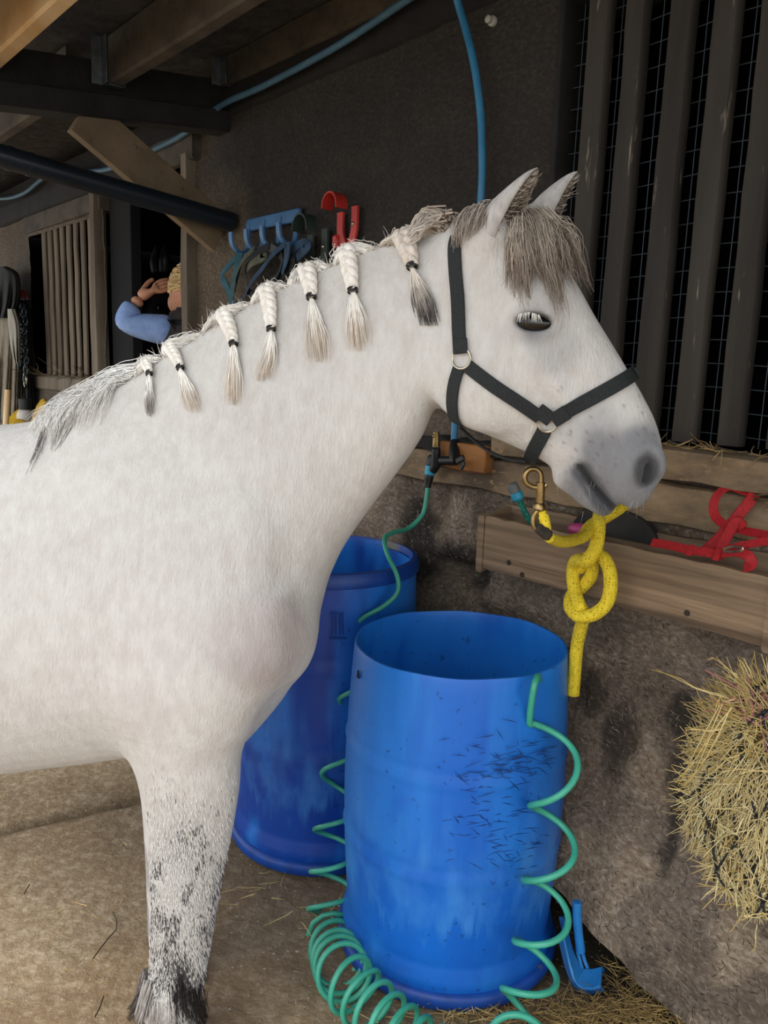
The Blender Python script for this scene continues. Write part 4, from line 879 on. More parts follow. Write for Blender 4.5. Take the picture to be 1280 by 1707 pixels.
mb = MB(); mb.tube([wp(727, 720, .08), wp(727, 745, .08)], [.008, .0105], 12); mb.ball(wp(724, 727, .085), .006); mk('vacuum_valve', mb, M_brass, t)

# ================================================================== WOODEN TROUGH
t = thing('wooden_trough', W(-.93, .07, .84), 'long wooden manger box fixed to the wall below the slats', 'trough')
TS0, TS1, TN = -1.285, -.575, .125
mb = MB(); mb.plank(W(TS0+.02, TN, .897), W(TS1-.012, TN, .897), ZZ*.064, WN*.011, 24, .004, 31); mk('front_board', mb, M_board, t)
mb = MB(); mb.plank(W(TS0, .030, .912), W(TS1, .030, .912), ZZ*.070, WN*.010, 20, .004, 32); mk('back_board', mb, M_board, t)
mb = MB(); mb.plank(W(TS0+.008, .015, .910), W(TS0+.008, TN+.012, .89), ZZ*.070, WE*.010, 5, .004, 33); mk('end_board', mb, M_board, t)
mb = MB(); mb.plank(W(TS1, .02, .895), W(TS1, TN+.016, .893), ZZ*.070, WE*.012, 5, .004, 34); mk('end_board', mb, M_board, t)
mb = MB(); mb.wbox(TS0+.02, TS1-.012, .046, TN-.011, .836, .848, .003); mk('bottom_board', mb, M_board, t)
M_nail = mat('dark_knot', '#2c231c', rough=.7)
for q in ((848, 938), (1145, 1022), (870, 958)): mb = MB(); p = wp(*q, TN+.0112); mb.lathe(p-WN*.001, [(.007, 0), (.006, .0022), (.001, .0026)], 12, WN); mk('knot', mb, M_nail, t)
r = mk('half_round_board', (lambda b: b.add([W(s_, n, z) for n in (.03, .048) for s_, z in [(-1.02+.145*math.cos(a)*.75+.05, .955+.062*math.sin(a)) for a in np.linspace(0, math.pi, 20)]], [tuple(range(20)), tuple(range(39, 19, -1))]+[(i, i+20, (i+1) % 20+20, (i+1) % 20) for i in range(20)]))(MB()), mat('black_worn_board', '#3a3836', '#242322', scale=9, rough=.8, bump=.3), loc=W(-.95, .03, .955), ang=30)
tag(r, 'dark half round board standing behind the trough below the muzzle', 'board')
M_pink = mat('pink_plastic', '#b8447c', rough=.45)
t = thing('pink_brush', wp(965, 878, .08), 'pink oval brush lying inside the wooden trough', 'brush')
p = wp(966, 884, .085); mb = MB(); mb.ball(p, (.032, .014, .016), 16, 10, np.stack([WE, WN, ZZ], 1)); mk('brush_back', mb, M_pink, t)
mb = MB(); PP = np.array([[p+WE*a*.006+WN*b*.005-ZZ*.008, p+WE*a*.0062+WN*b*.005-ZZ*.03] for a in range(-4, 5) for b in (-1, 0, 1)]); mb.strands(PP, np.full((len(PP), 2), .001)); mk('bristles', mb, M_nail, t, kind='stuff')
mb = MB(); p2 = wp(935, 872, .07); mb.box(W(-1.19, .072, .905), WE*.05, WN*.006, ZZ*.055, .004)

# ================================================================== HEADCOLLAR, SNAP AND LEAD ROPE
M_web = mat('black_webbing', '#23282a', '#15181a', scale=300, rough=.8, stretch=(1, 1, 1), bump=.7, bscale=420, bdist=.002)
M_steel = mat('nickel_ring', '#c9bfa8', '#8c8474', scale=40, rough=.28, metallic=1.)
t = thing('headcollar', wp(0, 0, 0)*0+toW(HP(860, 600)), 'black webbing headcollar with metal rings worn by the white pony', 'headcollar')
def strap(name, pxs, wd, mirror=False, n=8, off=.0035, th=.003, tails=None):
    P, Nn = surf(pxs, off, n)
    for _ in range(4): P[1:-1] = .25*P[:-2]+.5*P[1:-1]+.25*P[2:]; Nn[1:-1] = Nn[:-2]+Nn[1:-1]*2+Nn[2:]; Nn /= np.linalg.norm(Nn, axis=1)[:, None]
    if mirror:
        P2 = mirW(P); NL = np.stack([Nn@H_H, -(Nn@H_L), Nn[:, 2]], 1); N2_ = NL[:, :1]*H_H+NL[:, 1:2]*H_L+NL[:, 2:]*ZZ; P = np.concatenate([P, P2[::-1]]); Nn = np.concatenate([Nn, N2_[::-1]])
        for _ in range(3): P[1:-1] = .25*P[:-2]+.5*P[1:-1]+.25*P[2:]; Nn[1:-1] = Nn[:-2]+Nn[1:-1]*2+Nn[2:]
    mb = MB(); mb.ribbon(P, Nn, wd, th); return mk(name, mb, M_web, t, ang=30)
strap('crown_strap', [(769, 586), (766, 560), (764, 500), (760, 450), (759, 410), (766, 388)], .0215, True)
strap('cheek_strap', [(780, 610), (800, 626), (830, 648), (870, 674), (900, 695)], .0205)
strap('noseband', [(926, 698), (950, 682), (985, 664), (1020, 645), (1047, 629), (1056, 622)], .0215, True)
strap('chin_strap', [(908, 716), (898, 735), (890, 750), (884, 765)], .0225, True)
strap('throat_strap', [(766, 614), (758, 640), (755, 668), (758, 692), (764, 703)], .0195, True)
def rng_on(px, py, R, r, off=.005):
    p, n_ = hit(px, py); mb = MB(); mb.ring(p+n_*off, n_, R, r, 28, 8); return mk('ring', mb, M_steel, t, label='pale metal ring')
rng_on(771, 599, .0145, .0018); rng_on(913, 703, .0145, .0018)
P1, _ = surf([(912, 703)], 0, 1)
# jaw strap under the bars
pa = toW(HP(768, 712)); pb = toW(HP(878, 768)); mb = MB(); Pj = spline([pa, (pa*2+pb)/3-ZZ*.012, (pa+2*pb)/3-ZZ*.012, pb], 6); mb.ribbon(Pj, np.tile(-ZZ*.8-H_H*.3, (len(Pj), 1)), .02, .003); mk('jaw_strap', mb, M_web, t)
for px, py, dx, dy, l_ in ((769, 578, .05, 1, .014), (908, 690, .8, .6, .016), (934, 692, -.8, .5, .016)):
    p, n_ = hit(px, py); p2, _ = hit(px+dx*20, py+dy*20); d_ = nrm(p2-p); mb = MB(); mb.box(p+n_*.006, d_*l_*.8, nrm(np.cross(n_, d_))*.0112, n_*.0022, .001); mk('stitched_fold', mb, M_web, t)

t = thing('lead_rope', wp(985, 960, .2), 'yellow knitted lead rope tied in a loose knot with a brass snap', 'rope')
M_rope = mat('yellow_knit_rope', '#f4dc36', '#e3c526', scale=150, rough=.75, bump=1., bscale=210, stretch=(1, 1, .6), lo=.4, hi=.6, bdist=.004)
nt_ = M_rope.node_tree; b_ = nt_.nodes['Principled BSDF']; vo = nt_.nodes.new('ShaderNodeTexVoronoi'); vo.inputs['Scale'].default_value = 165; vo.inputs['Randomness'].default_value = .35; tc_ = nt_.nodes.new('ShaderNodeTexCoord'); nt_.links.new(tc_.outputs['Object'], vo.inputs['Vector'])
mr_ = nt_.nodes.new('ShaderNodeMapRange'); mr_.inputs[1].default_value = .18; mr_.inputs[2].default_value = .32; nt_.links.new(vo.outputs['Distance'], mr_.inputs[0]); mx_ = nt_.nodes.new('ShaderNodeMix'); mx_.data_type = 'RGBA'; mx_.inputs[6].default_value = c('#a3850f'); nt_.links.new(mr_.outputs[0], mx_.inputs[0]); nt_.links.new(b_.inputs['Base Color'].links[0].from_socket, mx_.inputs[7]); nt_.links.new(mx_.outputs[2], b_.inputs['Base Color'])
M_rope2 = mat('dark_splice', '#3b352a', '#1f1c18', scale=60, rough=.8, bump=.5)
M_snap = mat('aged_brass', '#b59a6a', '#7d6844', scale=30, rough=.3, metallic=.95)
cl = toW(HP(884, 778)); FR = 1.26; q = lambda x, y, f=FR: dp(x, y, f)
mb = MB(); mb.tube(spline([q(900, 812), q(889, 812), q(877, 805), q(875, 793), q(882, 783), q(893, 782), q(901, 790), q(902, 806)], 6), .0042, 10); mk('snap_hook', mb, M_snap, t, ang=180)
mb = MB(); mb.tube([q(901, 804), q(901, 822), q(900, 838)], [.0075, .0072, .007], 12); mb.tube([q(911, 808), q(907, 812)], .0035, 8); mb.lathe(q(900, 838), [(.007, 0), (.010, .004), (.010, .010), (.006, .013)], 14, q(898, 850)-q(900, 838)); mk('snap_barrel', mb, M_snap, t)
mb = MB(); mb.tube(spline([q(899, 848), q(890, 860), q(889, 876), q(900, 888), q(911, 880), q(911, 862), q(901, 849)], 6), .0038, 10); mk('swivel_eye', mb, M_snap, t, ang=180)
mb = MB(); mb.tube(spline([q(903, 852), q(908, 868), q(910, 886), q(905, 892)], 5), [.0065]*3+[.0085]*13, 12); mk('rope_eye', mb, M_rope, t, ang=180)
mb = MB(); mb.tube([q(897, 880, FR-.008), q(912, 892, FR-.004)], [.0085, .009], 12); mb.box(q(909, 888, FR), nrm(q(918, 896)-q(900, 880))*.010, nrm(q(900, 896)-q(912, 880))*.009, np.array([0, .012, 0]), .004); mk('clamp', mb, M_rope2, t)
RR = .0138
NF = .185
k = lambda x, y, n=NF: wp(x, y, n)
path_a = [q(915, 896), q(935, 903, 1.36), q(957, 900, 1.48), k(973, 893, .26), k(985, 876, .215), k(1010, 862, .17), k(1033, 848, .12), k(1050, 835, .07)]
mb = MB(); P_ = spline(path_a, 10); mb.tube(P_, np.interp(np.linspace(0, 1, len(P_)), [0, .25, .5, 1], [.0085, .0115, RR*.9, RR*.82]), 14, flat=1); mk('rope_end', mb, M_rope, t, ang=180)
path_b = [k(1003, 846, .10), k(999, 862, .19), k(997, 890, .215), k(992, 915, .225), k(978, 935, .225), k(962, 934, .205), k(956, 945, .19), k(955, 965, .195), k(959, 990, .205), k(966, 1010, .215), k(972, 1026, .20), k(962, 1075, .175), k(958, 1120, .172), k(955, 1158, .172)]
mb = MB(); mb.tube(spline(path_b, 10), RR, 14); mk('rope_strand', mb, M_rope, t, ang=180)
path_c = [k(966, 948, .18), k(978, 930, .19), k(1000, 926, .195), k(1014, 945, .20), k(1018, 975, .20), k(1011, 1005, .205), k(990, 1024, .215), k(965, 1027, .222), k(951, 1013, .215), k(953, 993, .195), k(970, 978, .180), k(985, 960, .175), k(985, 938, .18), k(972, 930, .185)]
mb = MB(); mb.tube(spline(path_c, 10), RR, 14); mk('rope_loop', mb, M_rope, t, ang=180)
# red headcollar on the trough
M_red = mat('red_webbing', '#b5131f', '#8d0e18', scale=200, rough=.7, bump=.4, bscale=400, bdist=.002)
t = thing('headcollar', wp(1190, 920, .1), 'red webbing headcollar lying loosely across the trough edge', 'headcollar')
def rband(name, pts_, wd=.021, tw=None):
    P = spline([wp(x, y, n) for x, y, n in pts_], 8); up = np.tile(ZZ*.55+WN*.8, (len(P), 1)) if tw is None else np.tile(tw, (len(P), 1)); mb = MB(); mb.ribbon(P, up, wd, .003); return mk(name, mb, M_red, t, ang=30)
rband('strap', [(1087, 904, .128), (1120, 910, .13), (1150, 917, .132), (1178, 921, .13), (1205, 927, .12)], .018)
rband('strap', [(1172, 922, .10), (1200, 895, .085), (1228, 862, .07), (1250, 835, .06), (1258, 822, .06)], .021, WN*.9+WE*.5)
rband('strap', [(1268, 824, .05), (1245, 820, .055), (1215, 812, .06), (1193, 830, .07), (1190, 855, .075), (1205, 873, .08), (1235, 884, .075), (1275, 892, .07), (1330, 905, .06)], .018, WN*.6+ZZ*.6)
rband('strap', [(1195, 930, .11), (1225, 872, .085), (1240, 880, .08)], .02, WN)
rband('strap', [(1192, 930, .125), (1215, 916, .13), (1250, 907, .12), (1285, 902, .11), (1330, 900, .1)], .016)
rband('strap', [(1205, 922, .13), (1228, 920, .135), (1248, 928, .14), (1252, 942, .14), (1240, 946, .135)], .02)
mb = MB(); mb.tube(spline([wp(1206, 915, .14), wp(1222, 911, .14), wp(1238, 914, .14), wp(1232, 919, .14), wp(1206, 919, .14)], 5), .0025, 6); mk('buckle', mb, M_steel, t)
mb = MB(); mb.tube([wp(1256, 832, .07), wp(1285, 834, .07)], .003, 6); mb.tube([wp(1256, 826, .07), wp(1285, 823, .07)], .002, 6); mk('ring', mb, M_steel, t)
for a, b in ((1150, 917), (1195, 925)): mb = MB(); p = wp(a, b, .135); mb.box(p, WE*.006, (ZZ*.55+WN*.8)*.002, (ZZ*.8-WN*.55)*.012, .001); mk('keeper', mb, M_red, t)

# ================================================================== HAY NET
HC = wp(1285, 1330, .14); HCr = np.array([.125, .125, .195])
t = thing('hay_net', HC-ZZ*.3, 'black string hay net stuffed with golden hay by the wall', 'hay net')
M_hay = hairmat('hay_stalk', .7); Mf = np.stack([WE, WN, ZZ], 1)
def hpt(th, ph, k_=1.): v_ = np.array([math.sin(ph)*math.cos(th), math.sin(ph)*math.sin(th), math.cos(ph)]); f = 1+.10*math.sin(3*th+4*ph)+.06*math.sin(7*th-5*ph); return HC+Mf@(HCr*v_*k_*f), nrm(Mf@(v_/HCr))
mb = MB(); mb.ball((0, 0, 0), 1., 40, 28); Vb = np.concatenate(mb.v); th_ = np.arctan2(Vb[:, 1], Vb[:, 0]); ph_ = np.arccos(np.clip(Vb[:, 2], -1, 1)); mb.v = [np.array([hpt(a, b, .93)[0] for a, b in zip(th_, ph_)])]
mk('hay_core', mb, mat('hay_core', '#9a8450', '#5e4d2a', scale=40, rough=.95, bump=1, bscale=60, stretch=(1, 1, .3), bdist=.03), t, ang=180)
PP = []; CC = []
def stalk(p, d, L_, bend=.25, n=6):
    d = nrm(d); b = rng.normal(size=3)*bend*L_*.5; tt = np.linspace(0, 1, n)[:, None]; return p+d*L_*tt+b*tt*(tt-.25)
for i in range(7500):
    th = rng.random()*2*math.pi; ph = math.acos(rng.uniform(-.98, .98))
    if math.sin(th) < -.35: continue
    p, n_ = hpt(th, ph, .95); tang = nrm(np.cross(n_, WN+rng.normal(size=3)*.3)); down = nrm(-ZZ+n_*(n_@ZZ)); d = nrm(down*rng.normal(1, .8)+tang*rng.normal()*.9+n_*rng.uniform(.05, .55)); PP.append(stalk(p, d, rng.uniform(.02, .065)))
h = hair('hay', PP, np.array([.0007, .0009, .0009, .0008, .0007, .0005]), '#f3e4b6', '#dcc68c', t, var=.22)
PP = []
for i in range(420):
    th = rng.uniform(.3, 3.6); ph = rng.uniform(.15, 1.1); p, n_ = hpt(th, ph, .98); d = nrm(n_*.8+ZZ*rng.normal(.1, .5)-WE*rng.uniform(0, .9)+rng.normal(size=3)*.4); PP.append(stalk(p, d, rng.uniform(.03, .08), .5))
for i in range(240):
    th = rng.uniform(1.2, 3.9); ph = rng.uniform(1.0, 2.9); p, n_ = hpt(th, ph, .98); d = nrm(n_*.9-WE*.5+ZZ*rng.normal(-.1, .5)+rng.normal(size=3)*.4); PP.append(stalk(p, d, rng.uniform(.02, .05), .5))
for (a, b, c_, d_) in (((1212, 1163), (1165, 1150), (1135, 1135), (1092, 1115)), ((1230, 1130), (1210, 1112), (1195, 1100), (1185, 1095)), ((1200, 1175), (1170, 1230), (1150, 1270), (1130, 1310)), ((1220, 1180), (1185, 1225), (1160, 1285), (1140, 1310)), ((1205, 1215), (1180, 1218), (1160, 1216), (1142, 1217)), ((1225, 1165), (1206, 1170), (1200, 1160), (1197, 1180)), ((1250, 1130), (1235, 1100), (1232, 1108), (1240, 1120)), ((1240, 1525), (1260, 1530), (1275, 1525), (1290, 1520)), ((1262, 1545), (1258, 1560), (1260, 1575), (1258, 1590))):
    for j in range(2): PP.append(rs(spline([wp(*x, .33)+rng.normal(size=3)*.004*j for x in (a, b, c_, d_)], 4), 6))
hair('loose_hay', PP, np.array([.0009, .0011, .0011, .001, .0009, .0006]), '#e6d296', '#c9ad68', t, var=.15)
mb = MB(); NT = 14; NPH = 9
for j in range(NPH):
    for i in range(NT):
        for sg in (-1, 1):
            a0, b0 = (i+.5*(j % 2))*2*math.pi/NT, .28+(j)*.30; a1, b1 = a0+sg*math.pi/NT, b0+.30
            if math.sin(a0) < -.45: continue
            mb.tube([hpt(a0+(a1-a0)*u, b0+(b1-b0)*u, 1.005+.012*math.sin(u*3.1))[0] for u in np.linspace(0, 1, 6)], .0022, 6)
        if math.sin((i+.5*(j % 2))*2*math.pi/NT) > -.45: mb.ball(hpt((i+.5*(j % 2))*2*math.pi/NT, .28+j*.30, 1.012)[0], .0042, 8, 6)
mk('net_mesh', mb, mat('black_net_cord', '#1c1d22', rough=.7), t, ang=180)
PP = []
for i in range(60):
    p, n_ = hpt(rng.uniform(1.2, 2.2), rng.uniform(.25, .72), 1.0); PP.append(stalk(p, rng.normal(size=3)-WE*.5+n_*.2, rng.uniform(.03, .07), .8))
hair('pink_twine', PP, np.full(6, .0014), '#c98a90', '#b3707a', t, var=.1)
mb = MB(); mb.tube(spline([hpt(1.57, .05)[0], HC+ZZ*.22-WN*.02, W(float(HC@WE)+.01, .155, 1.10), W(float(HC@WE)+.01, .07, 1.13)], 6), .004, 8); mk('hanging_cord', mb, mat('hay_cord', '#26262a', rough=.8), t)

# ================================================================== SCRAPER AND STRAW ON THE FLOOR
M_sc = mat('blue_tool_plastic', '#2f86cf', '#2474b8', scale=20, rough=.35, bump=.05)
t = thing('hand_scraper', gp(965, 1630, .0), 'light blue plastic hand scraper with rounded handle leaning by the nearer drum', 'scraper')
ff = gp(965, 1625, .01)[1]; q = lambda x, y, o=0.: dp(x, y, ff+o)
mb = MB(); mb.tube(spline([q(962, 1503, .03), q(962, 1507, .03), q(962, 1530, .03), q(964, 1555, .03), q(967, 1580, .03), q(967, 1586, .03)], 5), np.interp(np.linspace(0, 1, 26), [0, .04, .12, .6, .95, 1], [.004, .0085, .0105, .0098, .0112, .008]), 14); mk('handle', mb, M_sc, t, ang=180)
for dx in (-4, 4): mb = MB(); mb.tube(spline([q(966+dx, 1584, .03), q(970+dx, 1600, .025), q(976+dx*1.2, 1618, .01), q(979+dx*1.5, 1632, -.005)], 5), .0042, 8); mk('strut', mb, M_sc, t)
PL = spline([q(938, 1543, .02), q(944, 1570, .015), q(952, 1600, .005), q(965, 1628, -.01), q(985, 1633, -.02), q(1003, 1629, -.03)], 6)
sd_ = nrm(np.array([.25, .95, .2])); mb = MB(); Nn = np.cross(np.gradient(PL, axis=0), sd_); mb.ribbon(PL, Nn, .05, .004); mk('blade', mb, M_sc, t)
mb = MB(); mb.ribbon(PL+sd_*.024, -Nn, .006, .010); mb.ribbon(PL-sd_*.024, -Nn, .006, .010); mk('rim', mb, mat('dark_blue_edge', '#1c4f86', rough=.4), t)
PP = []
def floor_z(P): return float(.022*(fbm(np.array([P])*[3, 3, 1], 4, 3)[0]-.5))
def straw(px, py, sx, sy, n, l0, l1, up=.02):
    for i in range(n):
        p = gp(px+rng.normal()*sx, py+rng.normal()*sy, .006); nn_ = p@WN+DW
        if nn_ < .08: p = p+WN*(.1-nn_)
        a = rng.random()*6.28; d = np.array([math.cos(a), math.sin(a), rng.normal()*.18]); p[2] = .004+abs(rng.normal())*up; P = stalk(p, d, rng.uniform(l0, l1), .35); P[:, 2] = np.maximum(P[:, 2], .002); PP.append(P)
straw(1000, 1690, 70, 18, 520, .02, .07, .006); straw(900, 1695, 80, 8, 260, .02, .06, .005); straw(1070, 1640, 30, 30, 120, .02, .07, .006); straw(1110, 1700, 45, 15, 140, .03, .08, .006)
o = hair('loose_straw', PP, np.array([.0007, .0008, .0008, .0007, .0006, .0004]), '#b89c64', '#7a6440', None, var=.3); tag(o, 'loose brown straw strewn on the floor around the blue scraper', 'straw')
PP = []
straw(430, 1490, 30, 12, 16, .03, .08, .006); straw(540, 1525, 22, 14, 14, .04, .1, .006); straw(180, 1500, 130, 90, 26, .02, .05, .003); straw(700, 1690, 60, 12, 30, .02, .06, .006); straw(780, 1690, 60, 12, 40, .02, .06, .006)
o = hair('scattered_straw', PP, np.array([.0010, .0012, .0012, .0011, .0009, .0006])*.9, '#d8bf85', '#a98c52', None, var=.3); tag(o, 'few scattered straw stalks on bare floor around the drums', 'straw')
PP = [rs(spline([gp(*a, .006) for a in p_], 5), 6) for p_ in (((155, 1598), (175, 1570), (196, 1545), (188, 1520)), ((158, 1695), (166, 1680), (170, 1668), (173, 1660)), ((40, 1490), (44, 1483), (47, 1478), (49, 1474)))]
o = hair('dry_stem', PP, np.full(6, .0016), '#3b3325', '#4b4130', None, var=.1); tag(o, 'thin dark dry stems lying on the floor beside the foreleg', 'stem')

PP = []
for i in range(9000):
    s_, z_ = rng.uniform(-1.75, -.35), rng.random()**1.1*1.0; h_ = BW.ray_cast(Vector(W(s_, .6, z_)), Vector(-WN))
    if h_[0] is None: continue
    p = np.array(h_[0]); n_ = nrm(h_[1]); n_ = n_ if n_@WN > 0 else -n_; a_ = rng.normal(-.5, .8); d = WE*math.cos(a_)+ZZ*math.sin(a_); d = nrm(d-n_*(d@n_)*.9); l_ = rng.uniform(.006, .022); PP.append(np.array([p-d*l_*.5-n_*.0005, p+n_*.0006, p+d*l_*.5-n_*.0004+n_*.002*rng.random()]))
PP = np.array(PP); hf = len(PP)*2//3
hair('straw_chips', PP[:hf], np.array([.0004, .0009, .0003]), '#9c8d7c', '#857767', bpy.data.objects['wall_right'], var=.3); hair('straw_chips', PP[hf:], np.array([.0004, .0009, .0003]), '#3b342e', '#332d28', bpy.data.objects['wall_right'], var=.3)
# ================================================================== ON THE FAR WALL
def skinned(name, V, Ed, R, m, parent, sub=2, smooth=True):
    me = bpy.data.meshes.new('skin_source'); me.from_pydata([list(map(float, v)) for v in V], Ed, []); o = bpy.data.objects.new('skin_source', me); COL.objects.link(o)
    md = o.modifiers.new('s', 'SKIN'); md.use_smooth_shade = True; o.modifiers.new('u', 'SUBSURF').levels = sub
    for i, r in enumerate(R): me.skin_vertices[0].data[i].radius = r if isinstance(r, (tuple, list)) else (r, r); me.skin_vertices[0].data[i].use_root = (i == 0)
    dg = bpy.context.evaluated_depsgraph_get(); ev = o.evaluated_get(dg).to_mesh(); mb = MB(); mb.add([v.co[:] for v in ev.vertices], [tuple(p.vertices) for p in ev.polygons])
    bpy.data.objects.remove(o); return mk(name, mb, m, parent, ang=180)
M_bluep = mat('faded_blue_hook', '#3f6f9e', '#335c86', scale=12, rough=.5, c3='#7d93a8', s3=40, l3=.64, h3=.72)
M_redp = mat('red_hook', '#c2352c', '#a3261f', scale=12, rough=.45)
M_greenp = mat('dark_green_hook', '#2d3b36', '#243029', scale=12, rough=.6)
def arcstrap(mb, pts, wd, th, nrmv): P = spline(pts, 6); mb.ribbon(P, np.tile(nrmv, (len(P), 1)) if np.ndim(nrmv) == 1 else nrmv, wd, th)
t = thing('hook_rack', wp(455, 375, .02), 'faded blue plastic rack of bridle hooks on the dark wall', 'rack')
pa, pb = wp(411, 380, .02), wp(499, 358, .02); zt = (pa[2]+pb[2])/2
sa, sb = float(pa@WE), float(pb@WE)
mb = MB(); mb.wbox(sa, sb, .008, .022, zt-.016, zt+.026, .004); mk('back_plate', mb, M_bluep, t)
for i in range(4):
    s_ = sa+.014+(sb-sa-.028)*i/3; mb = MB(); P = spline([W(s_, .024, zt+.01), W(s_, .026, zt-.05), W(s_, .034, zt-.082), W(s_, .060, zt-.088), W(s_, .083, zt-.066), W(s_, .088, zt-.028)], 6)
    Nn = np.cross(np.gradient(P, axis=0), WE); mb.ribbon(P, -Nn, .022, .007); mb.ribbon(P, Nn, .022, .001); mk('hook', mb, M_bluep, t)
M_strapd = mat('dark_leather', '#25292a', '#15181a', scale=20, rough=.6); M_teal = mat('teal_webbing', '#245a66', '#1b3f4d', scale=30, rough=.75); M_olive = mat('olive_webbing', '#5c5f4c', '#44483b', scale=30, rough=.8); M_navy = mat('navy_webbing', '#2d4b66', '#1f3146', scale=30, rough=.8)
def hung(lab, m, i, loops, name='headcollar', group=None):
    s_ = sa+.014+(sb-sa-.028)*i/3; t_ = thing(name, W(s_, .06, zt-.08), lab, 'headcollar')
    for pts_ in loops:
        P = spline([wp(x, y, n) for x, y, n in pts_], 8); mb = MB(); mb.ribbon(P, np.tile(WN*.8+WE*.5*math.sin(len(pts_)*2.1)+ZZ*.25, (len(P), 1)), .03, .004); mk('strap', mb, m, t_)
hung('teal headcollar strap hanging from the leftmost hook of the blue rack', M_teal, 0, [[(398, 425, .07), (385, 440, .075), (371, 458, .07), (379, 480, .06), (386, 500, .05), (398, 520, .05)], [(400, 422, .07), (396, 445, .08), (390, 475, .07), (384, 500, .06)]])
hung('olive headcollar strap looping from the second hook of the blue rack', M_olive, 1, [[(425, 415, .075), (408, 430, .085), (396, 455, .085), (391, 485, .08), (396, 520, .07)], [(428, 418, .08), (440, 428, .085), (420, 438, .09), (408, 452, .085)]])
hung('black headcollar bundle hanging from the third hook of the blue rack', M_strapd, 2, [[(450, 410, .08), (430, 420, .085), (410, 440, .09), (412, 480, .08), (430, 500, .07)], [(452, 412, .08), (470, 430, .08), (462, 460, .08), (440, 480, .075), (425, 500, .07)], [(455, 410, .07), (485, 430, .07), (475, 455, .07), (450, 470, .07)]])
hung('navy blue headcollar strap beside the rightmost hook of the blue rack', M_navy, 3, [[(478, 405, .08), (455, 425, .09), (440, 445, .09), (420, 470, .085), (405, 500, .08)], [(480, 405, .08), (478, 430, .085), (470, 455, .08)], [(488, 415, .06), (505, 405, .06), (512, 412, .06), (495, 430, .06)]])
def saddle_hook(name, px, py, m, lab, sc_=1.0):
    p = wp(px, py, .01); s_, z_ = float(p@WE), float(p[2]); t_ = thing(name, p, lab, 'hook')
    mb = MB(); P = spline([W(s_-.035*sc_, .012, z_+.02*sc_), W(s_-.033*sc_, .012, z_-.04*sc_), W(s_-.012*sc_, .012, z_-.085*sc_), W(s_, .012, z_-.10*sc_), W(s_+.012*sc_, .012, z_-.085*sc_), W(s_+.033*sc_, .012, z_-.04*sc_), W(s_+.035*sc_, .012, z_+.03*sc_)], 6); mb.ribbon(P, np.tile(WN, (len(P), 1)), .030*sc_, .007); mk('back_plate', mb, m, t_)
    mb = MB(); a = np.linspace(-.2, math.pi+.1, 16); R_ = .042*sc_; R = []
    for n in (.012, .055):
        R.append([W(s_-.045*sc_+R_*math.cos(x)*.9, n, z_+.035*sc_+R_*math.sin(x)) for x in a])
    R.append([W(s_-.045*sc_+(R_-.005)*math.cos(x)*.9, .055, z_+.035*sc_+(R_-.005)*math.sin(x)) for x in a]); R.append([W(s_-.045*sc_+(R_-.005)*math.cos(x)*.9, .012, z_+.035*sc_+(R_-.005)*math.sin(x)) for x in a]); g_ = gridmesh(np.array(R+[R[0]])); mk('cradle', g_, m, t_)
    mb = MB(); mb.lathe(W(s_+.03*sc_, .02, z_-.02), [(.006, 0), (.004, .003), (.001, .004)], 10, WN); mk('screw', mb, M_steel, t_)
saddle_hook('bridle_hook', 582, 364, M_redp, 'red plastic bridle hook with a curled arm above the mane')
saddle_hook('bridle_hook', 532, 402, M_greenp, 'dark green bridle hook between the blue rack and the red hook', 1.1)
p = wp(562, 403, .015); mb = MB(); mb.box(p, WE*.014, WN*.012, ZZ*.02, .006); r = mk('wall_peg', mb, M_redp, loc=p); tag(r, 'small red peg low on the wall under the red hook', 'peg')
p = wp(818, 34, .015); mb = MB(); mb.lathe(p-WN*.01, [(.012, 0), (.012, .008), (.008, .01), (.009, .022), (.004, .026), (.001, .027)], 14, WN); r = mk('wall_insulator', mb, mat('off_white_plastic', '#a8a69c', rough=.6), loc=p); tag(r, 'small pale knob high on the wall right of the blue pipe', 'knob')

# ---- left end of the wall
M_coatc = mat('beige_oilcloth', '#8a8272', '#6a6355', scale=10, rough=.85, bump=.3, bscale=60); M_jack = mat('black_cloth', '#17191d', '#0e1013', scale=12, rough=.9, bump=.3)
def cloth(name, lab, px0, px1, rows, m, n0, cat='coat', folds=5, amp=.03):
    """rows: (y, left px, right px) of a hanging cloth"""
    t_ = thing(name, wp(rows[0][1], rows[0][0], n0), lab, cat); A = []
    rr = spline(np.array(rows, float), 5)
    for y, a, b in rr:
        u = np.linspace(0, 1, 26); A.append([wp(a+(b-a)*x, y, n0+.02+amp*math.sin(math.pi*x)**.6+amp*.45*math.sin(x*folds*6.28+y*.02)*sstep(rows[0][0], rows[-1][0], np.array([y]))[0]) for x in u])
    A = np.array(A); B = A-WN*.012; mb = gridmesh(A); o2 = gridmesh(B[:, ::-1]); mb.add(o2.v[0], o2.f)
    mk('cloth', mb, m, t_, ang=180); return t_
cloth('waxed_coat', 'long beige coat hanging on the wall at the left edge', 0, 45, [(486, 8, 16), (500, 2, 24), (560, -14, 32), (640, -22, 36), (720, -26, 38)], M_coatc, .05, folds=4, amp=.05)
cloth('jacket', 'black jacket hanging above the beige coat at the left edge', 0, 30, [(444, 0, 9), (458, -8, 28), (500, -12, 30), (530, -14, 22)], M_jack, .10, folds=3, amp=.04)
cloth('grain_sack', 'pale cloth hanging beside the beige coat and the chains', 20, 40, [(515, 12, 22), (545, 14, 30), (580, 18, 31), (605, 24, 30)], mat('pale_cloth', '#a39e94', '#8a857c', scale=12, rough=.9), .14, 'cloth', folds=2, amp=.02)
